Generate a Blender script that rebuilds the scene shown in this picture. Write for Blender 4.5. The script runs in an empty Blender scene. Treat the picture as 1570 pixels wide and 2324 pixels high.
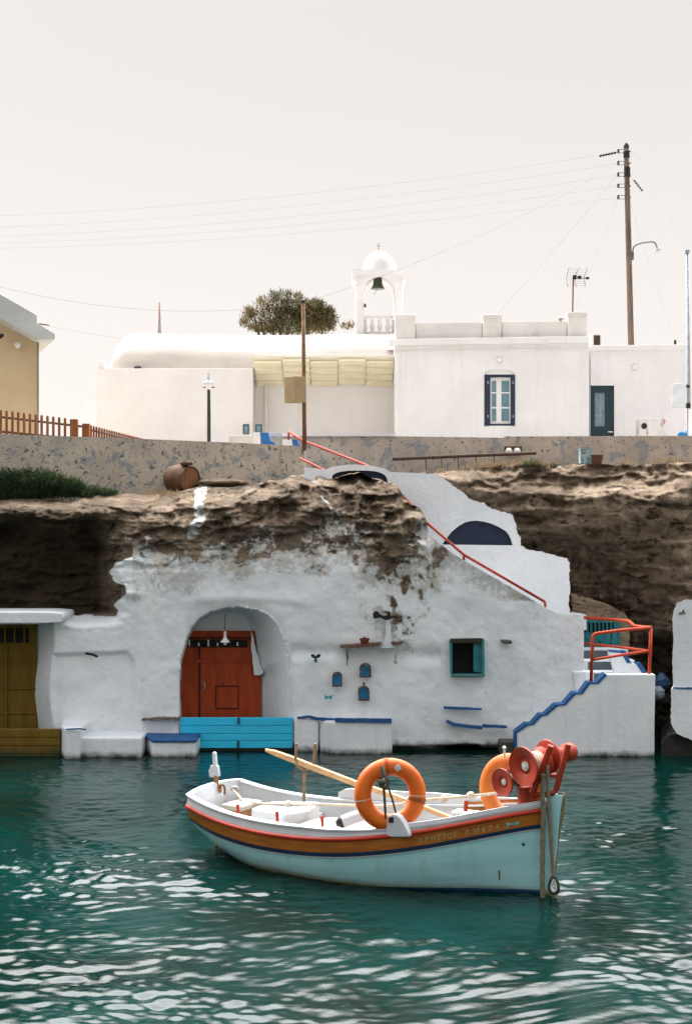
import bpy, bmesh, math, random
import numpy as np
from mathutils import Vector, Matrix
from mathutils.geometry import tessellate_polygon

random.seed(7)
scene = bpy.context.scene
COL = scene.collection
PI = math.pi
R = math.radians

# ---------------------------------------------------------------- camera model used to survey the photograph
CAM_H, FOC, CX, CY = 4.2, 3228.6, 785.0, 1162.0
def P(x, y, D):                      # a surveyed picture point at a real distance D -> world point
    return Vector(((x - CX) * D / FOC, D, CAM_H + (CY - y) * D / FOC))
def XW(x, D): return (x - CX) * D / FOC
def ZW(y, D): return CAM_H + (CY - y) * D / FOC

# ---------------------------------------------------------------- object helpers
WL = {}
def props(o, label=None, cat=None, group=None, kind=None):
    if label: o['label'] = label
    if cat: o['category'] = cat
    if group: o['group'] = group
    if kind: o['kind'] = kind
    return o
def thing(name, label, cat, loc=(0, 0, 0), group=None, rotz=0):
    o = bpy.data.objects.new(name, None); COL.objects.link(o)
    o.location = loc; o.rotation_euler = (0, 0, rotz); o.empty_display_size = 0.2
    WL[o] = Vector(loc)
    return props(o, label, cat, group)

class MB:
    def __init__(s): s.v = []; s.f = []; s.fm = []; s.cur = 0; s.ch = []
    def add(s, vs, fs):
        n = len(s.v); s.v.extend([tuple(v) for v in vs]); s.ch.append((vs,fs))
        for f in fs: s.f.append(tuple(i + n for i in f)); s.fm.append(s.cur)
        return s
    def box(s, x0, x1, y0, y1, z0, z1):
        return s.add([(x0,y0,z0),(x1,y0,z0),(x1,y1,z0),(x0,y1,z0),(x0,y0,z1),(x1,y0,z1),(x1,y1,z1),(x0,y1,z1)],
                     [(0,3,2,1),(4,5,6,7),(0,1,5,4),(1,2,6,5),(2,3,7,6),(3,0,4,7)])
    def vbox(s, x0, x1, y0, y1, D, d):   # front face = surveyed rectangle at distance D, d metres deep
        return s.box(XW(x0,D), XW(x1,D), D, D+d, ZW(y1,D), ZW(y0,D))
    def prism(s, poly, D, d, holes=(), ray=False):  # surveyed outline at distance D, extruded d metres straight back
        loops = [[P(x,y,D) for x,y in poly]] + [[P(x,y,D) for x,y in h] for h in holes]
        flat = [p for l in loops for p in l]; n = len(flat)
        tri = tessellate_polygon(loops)
        kx,kz = ray if isinstance(ray,tuple) else (0,0)
        vs = flat + [Vector((p.x*((D+d)/D if ray else 1)+kx, p.y+d, p.z+kz)) for p in flat]
        fs = []
        for a,b,c in tri:
            nx = (flat[b]-flat[a]).cross(flat[c]-flat[a]).y
            if nx > 0: a,c = c,a
            fs.append((a,b,c)); fs.append((c+n,b+n,a+n))
        k = 0
        for l in loops:
            m = len(l)
            for i in range(m):
                a, b = k+i, k+(i+1) % m
                fs.append((a, a+n, b+n, b))
            k += m
        return s.add(vs, fs)
    def plan(s, pts, z0, z1):            # plan polygon extruded upward
        n = len(pts)
        vs = [(x,y,z0) for x,y in pts] + [(x,y,z1) for x,y in pts]
        fs = [tuple(range(n-1,-1,-1)), tuple(range(n,2*n))] + [(i,(i+1)%n,n+(i+1)%n,n+i) for i in range(n)]
        return s.add(vs, fs)
    def tube(s, pts, r, n=8, cap=True, closed=False):
        pts = [Vector(p) for p in pts]; m = len(pts)
        rs = r if isinstance(r,(list,tuple)) else [r]*m
        vs = []; fs = []
        up = None
        for i,p in enumerate(pts):
            if closed: t = (pts[(i+1)%m]-pts[i-1]).normalized()
            else: t = (pts[min(i+1,m-1)]-pts[max(i-1,0)]).normalized()
            if up is None:
                up = Vector((0,0,1)) if abs(t.z) < .9 else Vector((1,0,0))
            a = (up - t*up.dot(t))
            a = a.normalized() if a.length > 1e-6 else t.orthogonal().normalized()
            up = a; b = t.cross(a)
            for k in range(n):
                th = 2*PI*k/n
                vs.append(p + (a*math.cos(th)+b*math.sin(th))*rs[i])
        last = m if closed else m-1
        for i in range(last):
            j = (i+1) % m
            for k in range(n):
                fs.append((i*n+k, i*n+(k+1)%n, j*n+(k+1)%n, j*n+k))
        if cap and not closed:
            fs.append(tuple(range(n-1,-1,-1))); fs.append(tuple((m-1)*n+k for k in range(n)))
        return s.add(vs, fs)
    def lathe(s, prof, c, axis=(0,0,1), n=24):   # prof: (radius, height along axis)
        ax = Vector(axis).normalized(); a = ax.orthogonal().normalized(); b = ax.cross(a); c = Vector(c)
        vs = []; fs = []
        for r,h in prof:
            for k in range(n):
                th = 2*PI*k/n
                vs.append(c + ax*h + (a*math.cos(th)+b*math.sin(th))*max(r,1e-4))
        for i in range(len(prof)-1):
            for k in range(n):
                fs.append((i*n+k, i*n+(k+1)%n, (i+1)*n+(k+1)%n, (i+1)*n+k))
        fs.append(tuple(range(n-1,-1,-1))); fs.append(tuple((len(prof)-1)*n+k for k in range(n)))
        return s.add(vs, fs)
    def each(s, name, mat, parent=None, **kw):      # every shape of the collection as a part of its own
        out = []
        for vs,fs in s.ch:
            out.append(MB().add(vs,fs).build(name, mat, parent, **kw))
        return out
    def build(s, name, mat, parent=None, smooth=False, bevel=0, local=False, label=None):
        me = bpy.data.meshes.new(name)
        off = Vector((0,0,0))
        if parent and not local:
            p = parent
            while p: off += p.location; p = p.parent
        me.from_pydata([tuple(Vector(v)-off) for v in s.v], [], s.f)
        mats = mat if isinstance(mat,(list,tuple)) else [mat]
        for m in mats: me.materials.append(m)
        if len(mats) > 1: me.polygons.foreach_set('material_index', s.fm)
        if smooth: me.polygons.foreach_set('use_smooth', [True]*len(me.polygons))
        bm = bmesh.new(); bm.from_mesh(me); bmesh.ops.recalc_face_normals(bm, faces=bm.faces); bm.to_mesh(me); bm.free()
        me.update()
        o = bpy.data.objects.new(name, me); COL.objects.link(o)
        if parent: o.parent = parent
        if bevel:
            b = o.modifiers.new('Bevel','BEVEL'); b.width = bevel; b.segments = 2; b.limit_method = 'ANGLE'; b.angle_limit = R(40)
        if smooth == 2:
            e = o.modifiers.new('Edge','EDGE_SPLIT'); e.split_angle = R(40)
        if label: o['label'] = label
        return o

def strip(pts, w):                     # outline of a painted stripe along a surveyed polyline
    up = []; dn = []
    for i,(x,y) in enumerate(pts):
        a = pts[max(i-1,0)]; b = pts[min(i+1,len(pts)-1)]
        dx,dy = b[0]-a[0], b[1]-a[1]; l = math.hypot(dx,dy) or 1
        ww = w[i] if isinstance(w,(list,tuple)) else w
        up.append((x+dy/l*ww/2, y-dx/l*ww/2)); dn.append((x-dy/l*ww/2, y+dx/l*ww/2))
    return up + dn[::-1]
def arc(cx, cy, rx, ry, a0, a1, n):
    return [(cx+rx*math.cos(R(a0+(a1-a0)*i/n)), cy-ry*math.sin(R(a0+(a1-a0)*i/n))) for i in range(n+1)]
def densify(pts, step, jit=0, closed=True):
    out = []; m = len(pts)
    for i in range(m if closed else m-1):
        a = pts[i]; b = pts[(i+1) % m]
        n = max(1, int(math.hypot(b[0]-a[0], b[1]-a[1])/step))
        for k in range(n):
            t = k/n
            j = jit if k else jit*.6
            out.append((a[0]+(b[0]-a[0])*t+random.uniform(-j,j), a[1]+(b[1]-a[1])*t+random.uniform(-j,j)))
    if not closed: out.append(pts[-1])
    return out
def smooth_path(pts, n=8):             # Catmull-Rom through 3-D points
    pts = [Vector(p) for p in pts]; out = []
    for i in range(len(pts)-1):
        p0 = pts[max(i-1,0)]; p1 = pts[i]; p2 = pts[i+1]; p3 = pts[min(i+2,len(pts)-1)]
        for k in range(n):
            t = k/n
            out.append(.5*((2*p1)+(p2-p0)*t+(2*p0-5*p1+4*p2-p3)*t*t+(3*p1-p0-3*p2+p3)*t**3))
    out.append(pts[-1]); return out

# ---------------------------------------------------------------- numpy noise
_rs = np.random.RandomState(11)
_PT = _rs.rand(64,64,64)
def vnoise(x, y, z):
    xi = np.floor(x).astype(int); yi = np.floor(y).astype(int); zi = np.floor(z).astype(int)
    fx = x-xi; fy = y-yi; fz = z-zi
    fx = fx*fx*(3-2*fx); fy = fy*fy*(3-2*fy); fz = fz*fz*(3-2*fz)
    def g(a,b,c): return _PT[(xi+a) & 63, (yi+b) & 63, (zi+c) & 63]
    return ((g(0,0,0)*(1-fx)+g(1,0,0)*fx)*(1-fy)+(g(0,1,0)*(1-fx)+g(1,1,0)*fx)*fy)*(1-fz) + \
           ((g(0,0,1)*(1-fx)+g(1,0,1)*fx)*(1-fy)+(g(0,1,1)*(1-fx)+g(1,1,1)*fx)*fy)*fz
def fbm(x, y, z=0.0, o=5, gain=.5):
    x = np.asarray(x,float); y = np.asarray(y,float); z = np.zeros_like(x)+z
    s = np.zeros_like(x); a = 1; t = 0
    for i in range(o):
        s += a*(vnoise(x*2**i+i*7.3, y*2**i+i*3.1, z*2**i+i*5.7)-.5)*2; t += a; a *= gain
    return s/t
def ridged(x, y, z=0.0, o=5, gain=.5):
    x = np.asarray(x,float); y = np.asarray(y,float); z = np.zeros_like(x)+z
    s = np.zeros_like(x); a = 1; t = 0
    for i in range(o):
        s += a*(1-np.abs((vnoise(x*2**i+i*7.3, y*2**i+i*3.1, z*2**i+i*5.7)-.5)*2)); t += a; a *= gain
    return s/t
def sstep(a, b, x):
    t = np.clip((x-a)/(b-a), 0, 1); return t*t*(3-2*t)
def polydist(X, Y, poly):              # signed distance, positive inside
    inside = np.zeros(X.shape, bool); d2 = np.full(X.shape, 1e18)
    m = len(poly)
    for i in range(m):
        x1,y1 = poly[i]; x2,y2 = poly[(i+1) % m]
        ex,ey = x2-x1, y2-y1
        l2 = ex*ex+ey*ey or 1e-9
        t = np.clip(((X-x1)*ex+(Y-y1)*ey)/l2, 0, 1)
        d2 = np.minimum(d2, (X-x1-t*ex)**2+(Y-y1-t*ey)**2)
        if y1 != y2:
            c = ((y1 > Y) != (y2 > Y)) & (X < (x2-x1)*(Y-y1)/(y2-y1)+x1)
            inside ^= c
    d = np.sqrt(d2)
    return np.where(inside, d, -d)

# ---------------------------------------------------------------- materials
def nodes(name):
    m = bpy.data.materials.new(name); m.use_nodes = True
    nt = m.node_tree; b = nt.nodes['Principled BSDF']
    return m, nt, b
def N(nt, t, **kw):
    n = nt.nodes.new(t)
    for k,v in kw.items():
        if k in n.inputs: n.inputs[k].default_value = v
        else: setattr(n, k, v)
    return n
def rgba(c): return (c[0], c[1], c[2], 1)
def coords(nt, stretch=(1,1,1)):
    tc = N(nt,'ShaderNodeTexCoord'); mp = N(nt,'ShaderNodeMapping'); mp.inputs['Scale'].default_value = stretch
    nt.links.new(tc.outputs['Object'], mp.inputs['Vector']); return mp.outputs['Vector']
def noise(nt, vec, scale, detail=6, rough=.6, dist=0):
    n = N(nt,'ShaderNodeTexNoise'); n.inputs['Scale'].default_value = scale; n.inputs['Detail'].default_value = detail
    n.inputs['Roughness'].default_value = rough; n.inputs['Distortion'].default_value = dist
    nt.links.new(vec, n.inputs['Vector']); return n.outputs['Fac']
def ramp(nt, fac, a, b):
    n = N(nt,'ShaderNodeMapRange'); n.interpolation_type = 'SMOOTHSTEP'
    n.inputs['From Min'].default_value = a; n.inputs['From Max'].default_value = b
    nt.links.new(fac, n.inputs['Value']); return n.outputs['Result']
def mix(nt, fac, a, b):
    n = N(nt,'ShaderNodeMix', data_type='RGBA')
    if isinstance(fac,(int,float)): n.inputs[0].default_value = fac
    else: nt.links.new(fac, n.inputs[0])
    for i,c in ((6,a),(7,b)):
        if isinstance(c,(tuple,list)): n.inputs[i].default_value = rgba(c)
        else: nt.links.new(c, n.inputs[i])
    return n.outputs[2]
def math_(nt, op, a, b):
    n = N(nt,'ShaderNodeMath', operation=op)
    for i,c in enumerate((a,b)):
        if isinstance(c,(int,float)): n.inputs[i].default_value = c
        else: nt.links.new(c, n.inputs[i])
    return n.outputs[0]
def bump(nt, b, h, strength=.4, dist=.02):
    n = N(nt,'ShaderNodeBump'); n.inputs['Strength'].default_value = strength; n.inputs['Distance'].default_value = dist
    nt.links.new(h, n.inputs['Height']); nt.links.new(n.outputs['Normal'], b.inputs['Normal'])
def mat(name, c1, c2=None, scale=3, rough=.75, bmp=.3, bscale=40, bdist=.01, metal=0, spec=.3, stretch=(1,1,1),
        c3=None, t3=(.58,.66), s3=6, c4=None, t4=(.62,.7), s4=25, algae=None, drip=None):
    m, nt, b = nodes(name)
    v = coords(nt, stretch)
    col = mix(nt, ramp(nt, noise(nt, v, scale), .35, .65), c1, c2 or tuple(x*.82 for x in c1))
    if c3: col = mix(nt, ramp(nt, noise(nt, v, s3, 8, .65, .3), *t3), col, c3)
    if c4: col = mix(nt, ramp(nt, noise(nt, v, s4, 6, .6), *t4), col, c4)
    if drip:                            # rain runs and streaks down the face
        col = mix(nt, math_(nt,'MULTIPLY', ramp(nt, noise(nt, coords(nt,(5,5,.32)), 1.3, 7, .7), .5, .78), drip[1]), col, drip[0])
    if algae:                           # weed and slime left by the water on whatever stands in it
        g = N(nt,'ShaderNodeNewGeometry'); sx = N(nt,'ShaderNodeSeparateXYZ'); nt.links.new(g.outputs['Position'], sx.inputs[0])
        z = math_(nt,'ADD', sx.outputs['Z'], math_(nt,'MULTIPLY', math_(nt,'SUBTRACT', noise(nt, v, 5, 6, .7), .5), -algae[1]*2.4))
        f = math_(nt,'SUBTRACT', 1, ramp(nt, z, algae[0]-algae[1], algae[0]+algae[1]))
        col = mix(nt, f, col, algae[2])
    nt.links.new(col, b.inputs['Base Color'])
    b.inputs['Roughness'].default_value = rough; b.inputs['Metallic'].default_value = metal
    b.inputs['Specular IOR Level'].default_value = spec
    if bmp: bump(nt, b, noise(nt, v, bscale, 6, .65), bmp, bdist)
    return m

SLIME = (.035,.045,.03)
WHITE = mat('whitewash', (.74,.77,.785), (.66,.70,.72), 1.3, .9, .35, 9, .04, spec=.1, drip=((.50,.52,.50),.45), c4=(.52,.55,.55), t4=(.66,.78), s4=3.5, algae=(.05,.08,SLIME))
WHITE2 = mat('white_render', (.76,.748,.745), (.70,.688,.685), .8, .9, .3, 14, .02, spec=.1, drip=((.56,.53,.50),.42), c4=(.66,.64,.63), t4=(.68,.8), s4=2)
CHURCHW = mat('church_render', (.73,.71,.695), (.68,.66,.645), .7, .9, .4, 7, .03, spec=.1, drip=((.60,.56,.51),.35), c4=(.66,.62,.56), t4=(.64,.8), s4=1.6)
NAVY = mat('navy_paint', (.012,.022,.048), (.018,.03,.06), 5, .5, .2, 60, .004)
BLUE = mat('blue_edge_paint', (.012,.068,.20), (.02,.095,.25), 4, .7, .4, 30, .01, c4=(.2,.3,.42), t4=(.66,.74), s4=14)
DARK = mat('dark_void', (.012,.014,.012), None, 3, .9, 0)
REDP = mat('red_rail_paint', (.38,.05,.014), (.28,.034,.012), 6, .65, .2, 80, .003, c4=(.12,.03,.015), t4=(.66,.74), s4=30)
RUST = mat('rusty_steel', (.22,.115,.05), (.13,.06,.028), 6, .8, .5, 50, .006, c3=(.34,.18,.09), s3=9, c4=(.05,.025,.015), t4=(.6,.7), s4=22)
GALV = mat('galvanised_steel', (.36,.39,.43), (.28,.31,.35), 8, .5, .1, 60, .003, metal=.4)
PLASTER = mat('weathered_plaster', (.52,.455,.375), (.42,.365,.30), 1.6, .95, .8, 12, .03, spec=.1, drip=((.24,.21,.18),.5),
              c3=(.29,.295,.295), t3=(.56,.58), s3=4.2, c4=(.13,.13,.13), t4=(.585,.63), s4=13)
OCHREW = mat('ochre_render', (.66,.52,.32), (.60,.46,.28), 1.2, .9, .2, 20, .01)
WOODF = mat('stained_fence_wood', (.27,.095,.03), (.18,.06,.022), 4, .7, .4, 40, .005, stretch=(3,3,.6))
POLEW = mat('pole_wood', (.17,.12,.085), (.09,.065,.05), 3, .85, .6, 30, .01, stretch=(4,4,.4))
BLACKM = mat('black_iron', (.012,.013,.014), None, 4, .5, .1)
GLASSB = mat('curtained_pane', (.10,.21,.26), (.16,.29,.34), 3, .12, 0, spec=.6)
WOODW = mat('white_joinery', (.80,.80,.79), (.74,.74,.73), 3, .55, .1)
SOFFIT = mat('canopy_boards', (.80,.74,.54), (.74,.68,.48), 3, .8, .3, 20, .01)
LAMPG = mat('lamp_globe', (.78,.76,.70), None, 4, .3, 0)
BRONZE = mat('bell_bronze', (.05,.065,.035), (.035,.045,.025), 8, .45, .2, metal=.6)
WIREM = mat('cable_rubber', (.34,.29,.27), None, 4, .95, 0, spec=0)
# ================================================================ rock and whitewash material (paint lies where it was brushed on)
def rock_material(name, tone=1.0):
    m, nt, b = nodes(name)
    v = coords(nt, (1,1,1)); vs = coords(nt, (.75,.9,1.7))
    t = lambda c: tuple(x*tone for x in c)
    col = mix(nt, ramp(nt, noise(nt, vs, 1.6, 8, .62, .6), .36, .62), t((.37,.28,.195)), t((.17,.125,.085)))
    col = mix(nt, ramp(nt, noise(nt, v, 2.2, 8, .7, .4), .52, .66), col, t((.41,.325,.235)))
    col = mix(nt, ramp(nt, noise(nt, vs, 3.1, 8, .7, .5), .54, .64), col, t((.05,.037,.026)))
    col = mix(nt, ramp(nt, noise(nt, v, 14, 6, .7), .58, .72), col, t((.07,.06,.048)))
    at = N(nt,'ShaderNodeAttribute', attribute_name='shade_tint')
    col = mix(nt, at.outputs['Fac'], col, (.040,.030,.018))  # painted shade: darkens the rock colour by this attribute
    at2 = N(nt,'ShaderNodeAttribute', attribute_name='wash')
    w = math_(nt,'ADD', at2.outputs['Fac'], math_(nt,'MULTIPLY', math_(nt,'SUBTRACT', noise(nt, v, 5.5, 8, .72, .5), .5), 1.5))
    wf = ramp(nt, w, .36, .62)
    white = mix(nt, ramp(nt, noise(nt, v, 1.1, 6, .6), .35, .65), (.74,.77,.785), (.66,.70,.72))
    white = mix(nt, ramp(nt, noise(nt, v, 3.2, 8, .72, .6), .58, .76), white, (.45,.49,.505))
    white = mix(nt, ramp(nt, noise(nt, v, 9, 6, .7, .3), .72, .80), white, (.33,.33,.31))
    g = N(nt,'ShaderNodeNewGeometry'); sx = N(nt,'ShaderNodeSeparateXYZ'); nt.links.new(g.outputs['Position'], sx.inputs[0])
    z = math_(nt,'ADD', sx.outputs['Z'], math_(nt,'MULTIPLY', math_(nt,'SUBTRACT', noise(nt, v, 4, 6, .7), .5), -.34))
    w2 = math_(nt,'ADD', at2.outputs['Fac'], math_(nt,'MULTIPLY', math_(nt,'SUBTRACT', noise(nt, v, 7, 8, .75, .5), .5), 1.7))
    fr_ = math_(nt,'MULTIPLY', math_(nt,'SUBTRACT', 1, ramp(nt, w2, .55, 1.02)), .8)
    white = mix(nt, fr_, white, mix(nt, ramp(nt, noise(nt, v, 3, 5), .4, .6), (.33,.345,.33), (.40,.35,.285)))
    col = mix(nt, wf, col, white)
    col = mix(nt, math_(nt,'SUBTRACT', 1, ramp(nt, z, .02, .2)), col, SLIME)
    nt.links.new(col, b.inputs['Base Color']); b.inputs['Roughness'].default_value = .95; b.inputs['Specular IOR Level'].default_value = .1
    hr = math_(nt,'ADD', noise(nt, vs, 4, 10, .68, .4), math_(nt,'MULTIPLY', noise(nt, v, 9, 8, .7), .7))
    hw = noise(nt, v, 4.5, 5, .55)
    hm = N(nt,'ShaderNodeMix', data_type='FLOAT'); nt.links.new(wf, hm.inputs[0]); nt.links.new(hr, hm.inputs[2]); nt.links.new(hw, hm.inputs[3]); h = hm.outputs[0]
    n = N(nt,'ShaderNodeBump'); n.inputs['Distance'].default_value = .10
    st = N(nt,'ShaderNodeMapRange'); st.inputs['To Min'].default_value = 1.0; st.inputs['To Max'].default_value = .16
    nt.links.new(wf, st.inputs['Value']); nt.links.new(st.outputs['Result'], n.inputs['Strength'])
    nt.links.new(h, n.inputs['Height']); nt.links.new(n.outputs['Normal'], b.inputs['Normal'])
    return m
ROCK = rock_material('volcanic_tuff', .74)

def sheet(name, V, Fq, mat_, attrs, parent=None, smooth=True):
    used = np.unique(Fq); remap = np.full(len(V), -1); remap[used] = np.arange(len(used))
    Vs = V[used].copy(); F = remap[Fq]
    if parent:
        Vs -= np.array(parent.location)
    me = bpy.data.meshes.new(name)
    me.vertices.add(len(Vs)); me.vertices.foreach_set('co', Vs.astype(np.float32).ravel())
    me.loops.add(F.size); me.loops.foreach_set('vertex_index', F.astype(np.int32).ravel())
    me.polygons.add(len(F)); me.polygons.foreach_set('loop_start', np.arange(0, F.size, 4, dtype=np.int32))
    me.update(calc_edges=True)
    if smooth: me.polygons.foreach_set('use_smooth', np.ones(len(F), bool))
    for k,a in attrs.items():
        at = me.attributes.new(k,'FLOAT','POINT'); at.data.foreach_set('value', a[used].astype(np.float32))
    me.materials.append(mat_); me.validate()
    o = bpy.data.objects.new(name, me); COL.objects.link(o)
    if parent: o.parent = parent
    return o
def quads(nr, nc):
    i = np.arange(nr*nc).reshape(nr,nc)
    return np.stack([i[:-1,:-1], i[1:,:-1], i[1:,1:], i[:-1,1:]], -1)     # faces towards the camera

# ================================================================ front cliff with its whitewashed cave fronts
topA = [(-260,1150),(-60,1130),(0,1128),(60,1128),(140,1136),(180,1132),(215,1128),(260,1122),(300,1119),(345,1124),(380,1117),(420,1112),(470,1108),(500,1104),(540,1108),(575,1100),(600,1094),
        (640,1086),(665,1078),(692,1076),(715,1082),(745,1088),(775,1079),(795,1072),(822,1074),(850,1086),(872,1092),(893,1094),(903,1104),
        (914,1122),(925,1140),(938,1148),(952,1154),(966,1177),(973,1212),(1001,1236),(1029,1258),(1055,1273),(1120,1310),(1180,1345),(1236,1378),(1262,1390),(1285,1394),(1324,1394)]
tx = np.array([p[0] for p in topA],float); ty = np.array([p[1] for p in topA],float)
ca = np.concatenate([np.linspace(-1100,-300,60), np.linspace(-290,-20,45), np.linspace(-18,1324,500)])
NA = 270
va = np.linspace(0,1,NA)
Xa = np.tile(ca,(NA,1)); top = np.interp(ca,tx,ty)
rockcol = 1-sstep(955,985,ca)
top = top + rockcol*(fbm(ca/22,ca*0+3.1,0,4)*7)
Ya = top[None,:] + (1790-top[None,:])*va[:,None]

wash_poly = [(-1200,1420),(-1200,1392),(-300,1388),(0,1390),(142,1386),(174,1400),(215,1396),(259,1394),(267,1380),(259,1367),(283,1343),(279,1327),(263,1323),(251,1299),(262,1284),(275,1274),
  (300,1262),(364,1266),(405,1258),(445,1242),(526,1242),(567,1213),(607,1201),(636,1218),(662,1229),(710,1232),(777,1203),(803,1221),(836,1255),(877,1266),
  (906,1258),(945,1250),(966,1238),(971,1205),(976,1195),(1340,1380),(1340,1800),(-1200,1800)]
wx,wy = Xa*25/FOC, Ya*25/FOC
jx = fbm(wx*3.2,wy*3.2,1.7,5)*13; jy = fbm(wx*3.2,wy*3.2,9.2,5)*13
wd = polydist(Xa+jx, Ya+jy, wash_poly)
def streak(pts, w):                       # whitewash that ran down the rock
    best = np.full(Xa.shape,1e9)
    for (x1,y1),(x2,y2) in zip(pts[:-1],pts[1:]):
        ex,ey = x2-x1,y2-y1; t = np.clip(((Xa+jx*.5-x1)*ex+(Ya-y1)*ey)/(ex*ex+ey*ey),0,1)
        best = np.minimum(best, np.hypot(Xa+jx*.5-x1-t*ex, Ya-y1-t*ey))
    return w-best
st = np.maximum(np.maximum(streak([(455,1112),(450,1150),(452,1185),(438,1210)],17), streak([(712,1090),(738,1135),(760,1170),(768,1205)],5)),
                streak([(690,1078),(712,1092)],6))
core = polydist(Xa, Ya, wash_poly)
big = fbm(wx*1.6,wy*2.0,12.3,4)
wash = np.clip(.56 + (core-14)/180 + .42*big, 0, 1.15)
wash = np.where(core < -55, wash*.5, wash)
sharp = (Xa < 300) & (Ya > 1230)           # a hard torn edge against the overhang on the left
wash = np.where(sharp | ((Xa < 330)&(Ya > 1370)), np.clip(.5+wd/5,0,1.25), wash)
wash = np.maximum(wash, np.clip(.5+st/14+.55*fbm(wx*5,wy*5,31.0,5), 0, 1)*.60*(st > -12))
blot = fbm(wx*3.5,wy*3.5,4.4,5)
bw = np.exp(-((Xa-905)/75)**2-((Ya-1335)/110)**2) + .8*np.exp(-((Xa-860)/120)**2-((Ya-1240)/30)**2) + .6*np.exp(-((Xa-935)/45)**2-((Ya-1430)/40)**2)
wash = np.where(core > 95, np.maximum(wash,1.0), wash)
wash = np.where(core > 5, wash - .95*bw*sstep(-.12,.22,blot), wash)
low_ = sstep(1330,1400,Ya)*(Xa > 300); wash = np.where((low_ > .5)&(bw < .15), np.maximum(wash,1.05), wash)
faint = np.exp(-((Ya-1290)/70)**2)*((Xa > 290) & (Xa < 980))
wash = wash - .34*faint*sstep(-.1,.5,fbm(wx*2,wy*4,7.7,5))

rockm = 1-np.clip(wash,0,1)
Da = 25.05 + .95*np.clip((1300-Ya)/220,0,1.2)**1.4*(Xa < 990)
strat = ridged(wx*.9,wy*3.2,2.2,6)
lump = fbm(wx*1.1,wy*1.4,5.5,5)
nod = ridged(wx*2.6,wy*2.9,7.3,5)
tq = wy*2.6+1.3*fbm(wx*.8,wy*1.1,15.2,4)+.25*wx*.3; saw = tq-np.floor(tq)
ledge = np.where(saw < .12, saw/.12, 1-(saw-.12)/.88*.9)*(.5+.9*vnoise(wx*1.3,wy*1.3,wx*0+2.2))
Da += rockcol[None,:]*sstep(-40,60,-core)*(.11*(ledge-.4) -.14*(ridged(wx*7,wy*9,4,4)-.5))
Da += rockcol[None,:]*sstep(-60,70,-core)*( -.50*(strat-.55)*sstep(900,500,Xa) -.55*lump -.85*(nod-.55)*sstep(250,600,Xa))
Da += .75*(1-sstep(800,870,ca))[None,:]*np.clip((48-(Ya-top[None,:]))/48,0,1)**2
Da += .035*fbm(wx*.9,wy*.9,8.1,3) + .018*fbm(wx*4,wy*4,6.1,4)
# overhang hollow on the left
hol = sstep(1140,1235,Ya+jx*1.6)*(1-sstep(1380,1440,Ya))*sstep(30,-2,core)*(1-sstep(215,290,Xa+jy*2))
Da = Da + 1.15*hol*(.75+.35*fbm(wx*1.2,wy*2,3,3))
Da += .22*np.exp(-((Ya-1160)/22)**2)*sstep(300,200,Xa)*-1
# brow over the arch, plaster swellings
Da += -.022*np.exp(-((Ya-(1357+.00045*(Xa-545)**2))/12)**2)*sstep(400,470,Xa)*(1-sstep(660,730,Xa))
Da += .05*np.exp(-((Ya-1478-.03*(Xa-650))/16)**2)*(Xa > 660)*(Xa < 1000)
# left doorway: back wall and right jamb
dl = (1-sstep(83,120,Xa))*(Ya > 1411)
jl = 119+6*np.sin(Ya/37)
Da = np.where(Ya > 1411, Da + .75*np.clip((jl-Xa)/36,0,1)*np.clip((Xa+262)/3,0,1), Da)
# sunk plaster panel
pd = polydist(Xa+fbm(wx,wy,3,3)*8, Ya, [(122,1486),(290,1480),(304,1500),(310,1560),(315,1674),(119,1674)])
Da += .075*sstep(-6,7,pd)*(Xa > 121)
# the arched niche
outer = [(409,1800),(409,1620),(407,1560),(411,1500),(424,1452),(436,1425),(452,1404),(478,1389),(510,1380),(545,1377),(585,1383),(612,1395),(632,1418),(646,1448),(654,1480),(658,1540),(660,1800)]
inner = [(411,1800),(411,1620),(409,1560),(413,1500),(426,1454),(438,1428),(455,1410),(480,1395),(510,1388),(535,1388),(556,1396),(568,1420),(572,1462),(576,1532),(588,1536),(588,1800)]
do = polydist(Xa,Ya,outer); di = polydist(Xa,Ya,inner)
tn = np.clip(do/(np.abs(np.minimum(di,0))+np.maximum(do,0)+1e-6),0,1); tn = np.where(di > 0, 1, tn)
tn = np.where(do > 0, tn, 0)
tn = np.where((Xa > 545), tn*tn*(3-2*tn)*.6+tn*.4, tn)
Da += 1.15*tn
Da -= .06*np.exp(-np.abs(do)/14)*(do < 0)*(Xa > 425)*-1
# window and little niches
win = (Xa > 1024)&(Xa < 1095)&(Ya > 1456)&(Ya < 1532)
Da = np.where(win, Da+.38, Da)
for nx0,nx1,ny0,ny1 in ((757,774,1530,1557),(819,839.5,1511,1536),(815.5,835.5,1562,1588)):
    Da = np.where((Xa > nx0)&(Xa < nx1)&(Ya > ny0)&(Ya < ny1), Da+.12, Da)
# undercut at the waterline
uc = polydist(Xa+jx*.6,Ya+jy*.4,[(998,1715),(1010,1699),(1040,1691),(1085,1692),(1100,1700),(1150,1704),(1150,1800),(998,1800)])
Da += .45*sstep(-3,6,uc)
uc2 = sstep(1690,1700,Ya+jy*.3)*(Xa > 660)*(Xa < 1180); Da += .12*uc2
Va = np.stack([(Xa-CX)*Da/FOC, Da, CAM_H+(CY-Ya)*Da/FOC], -1)
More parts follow.
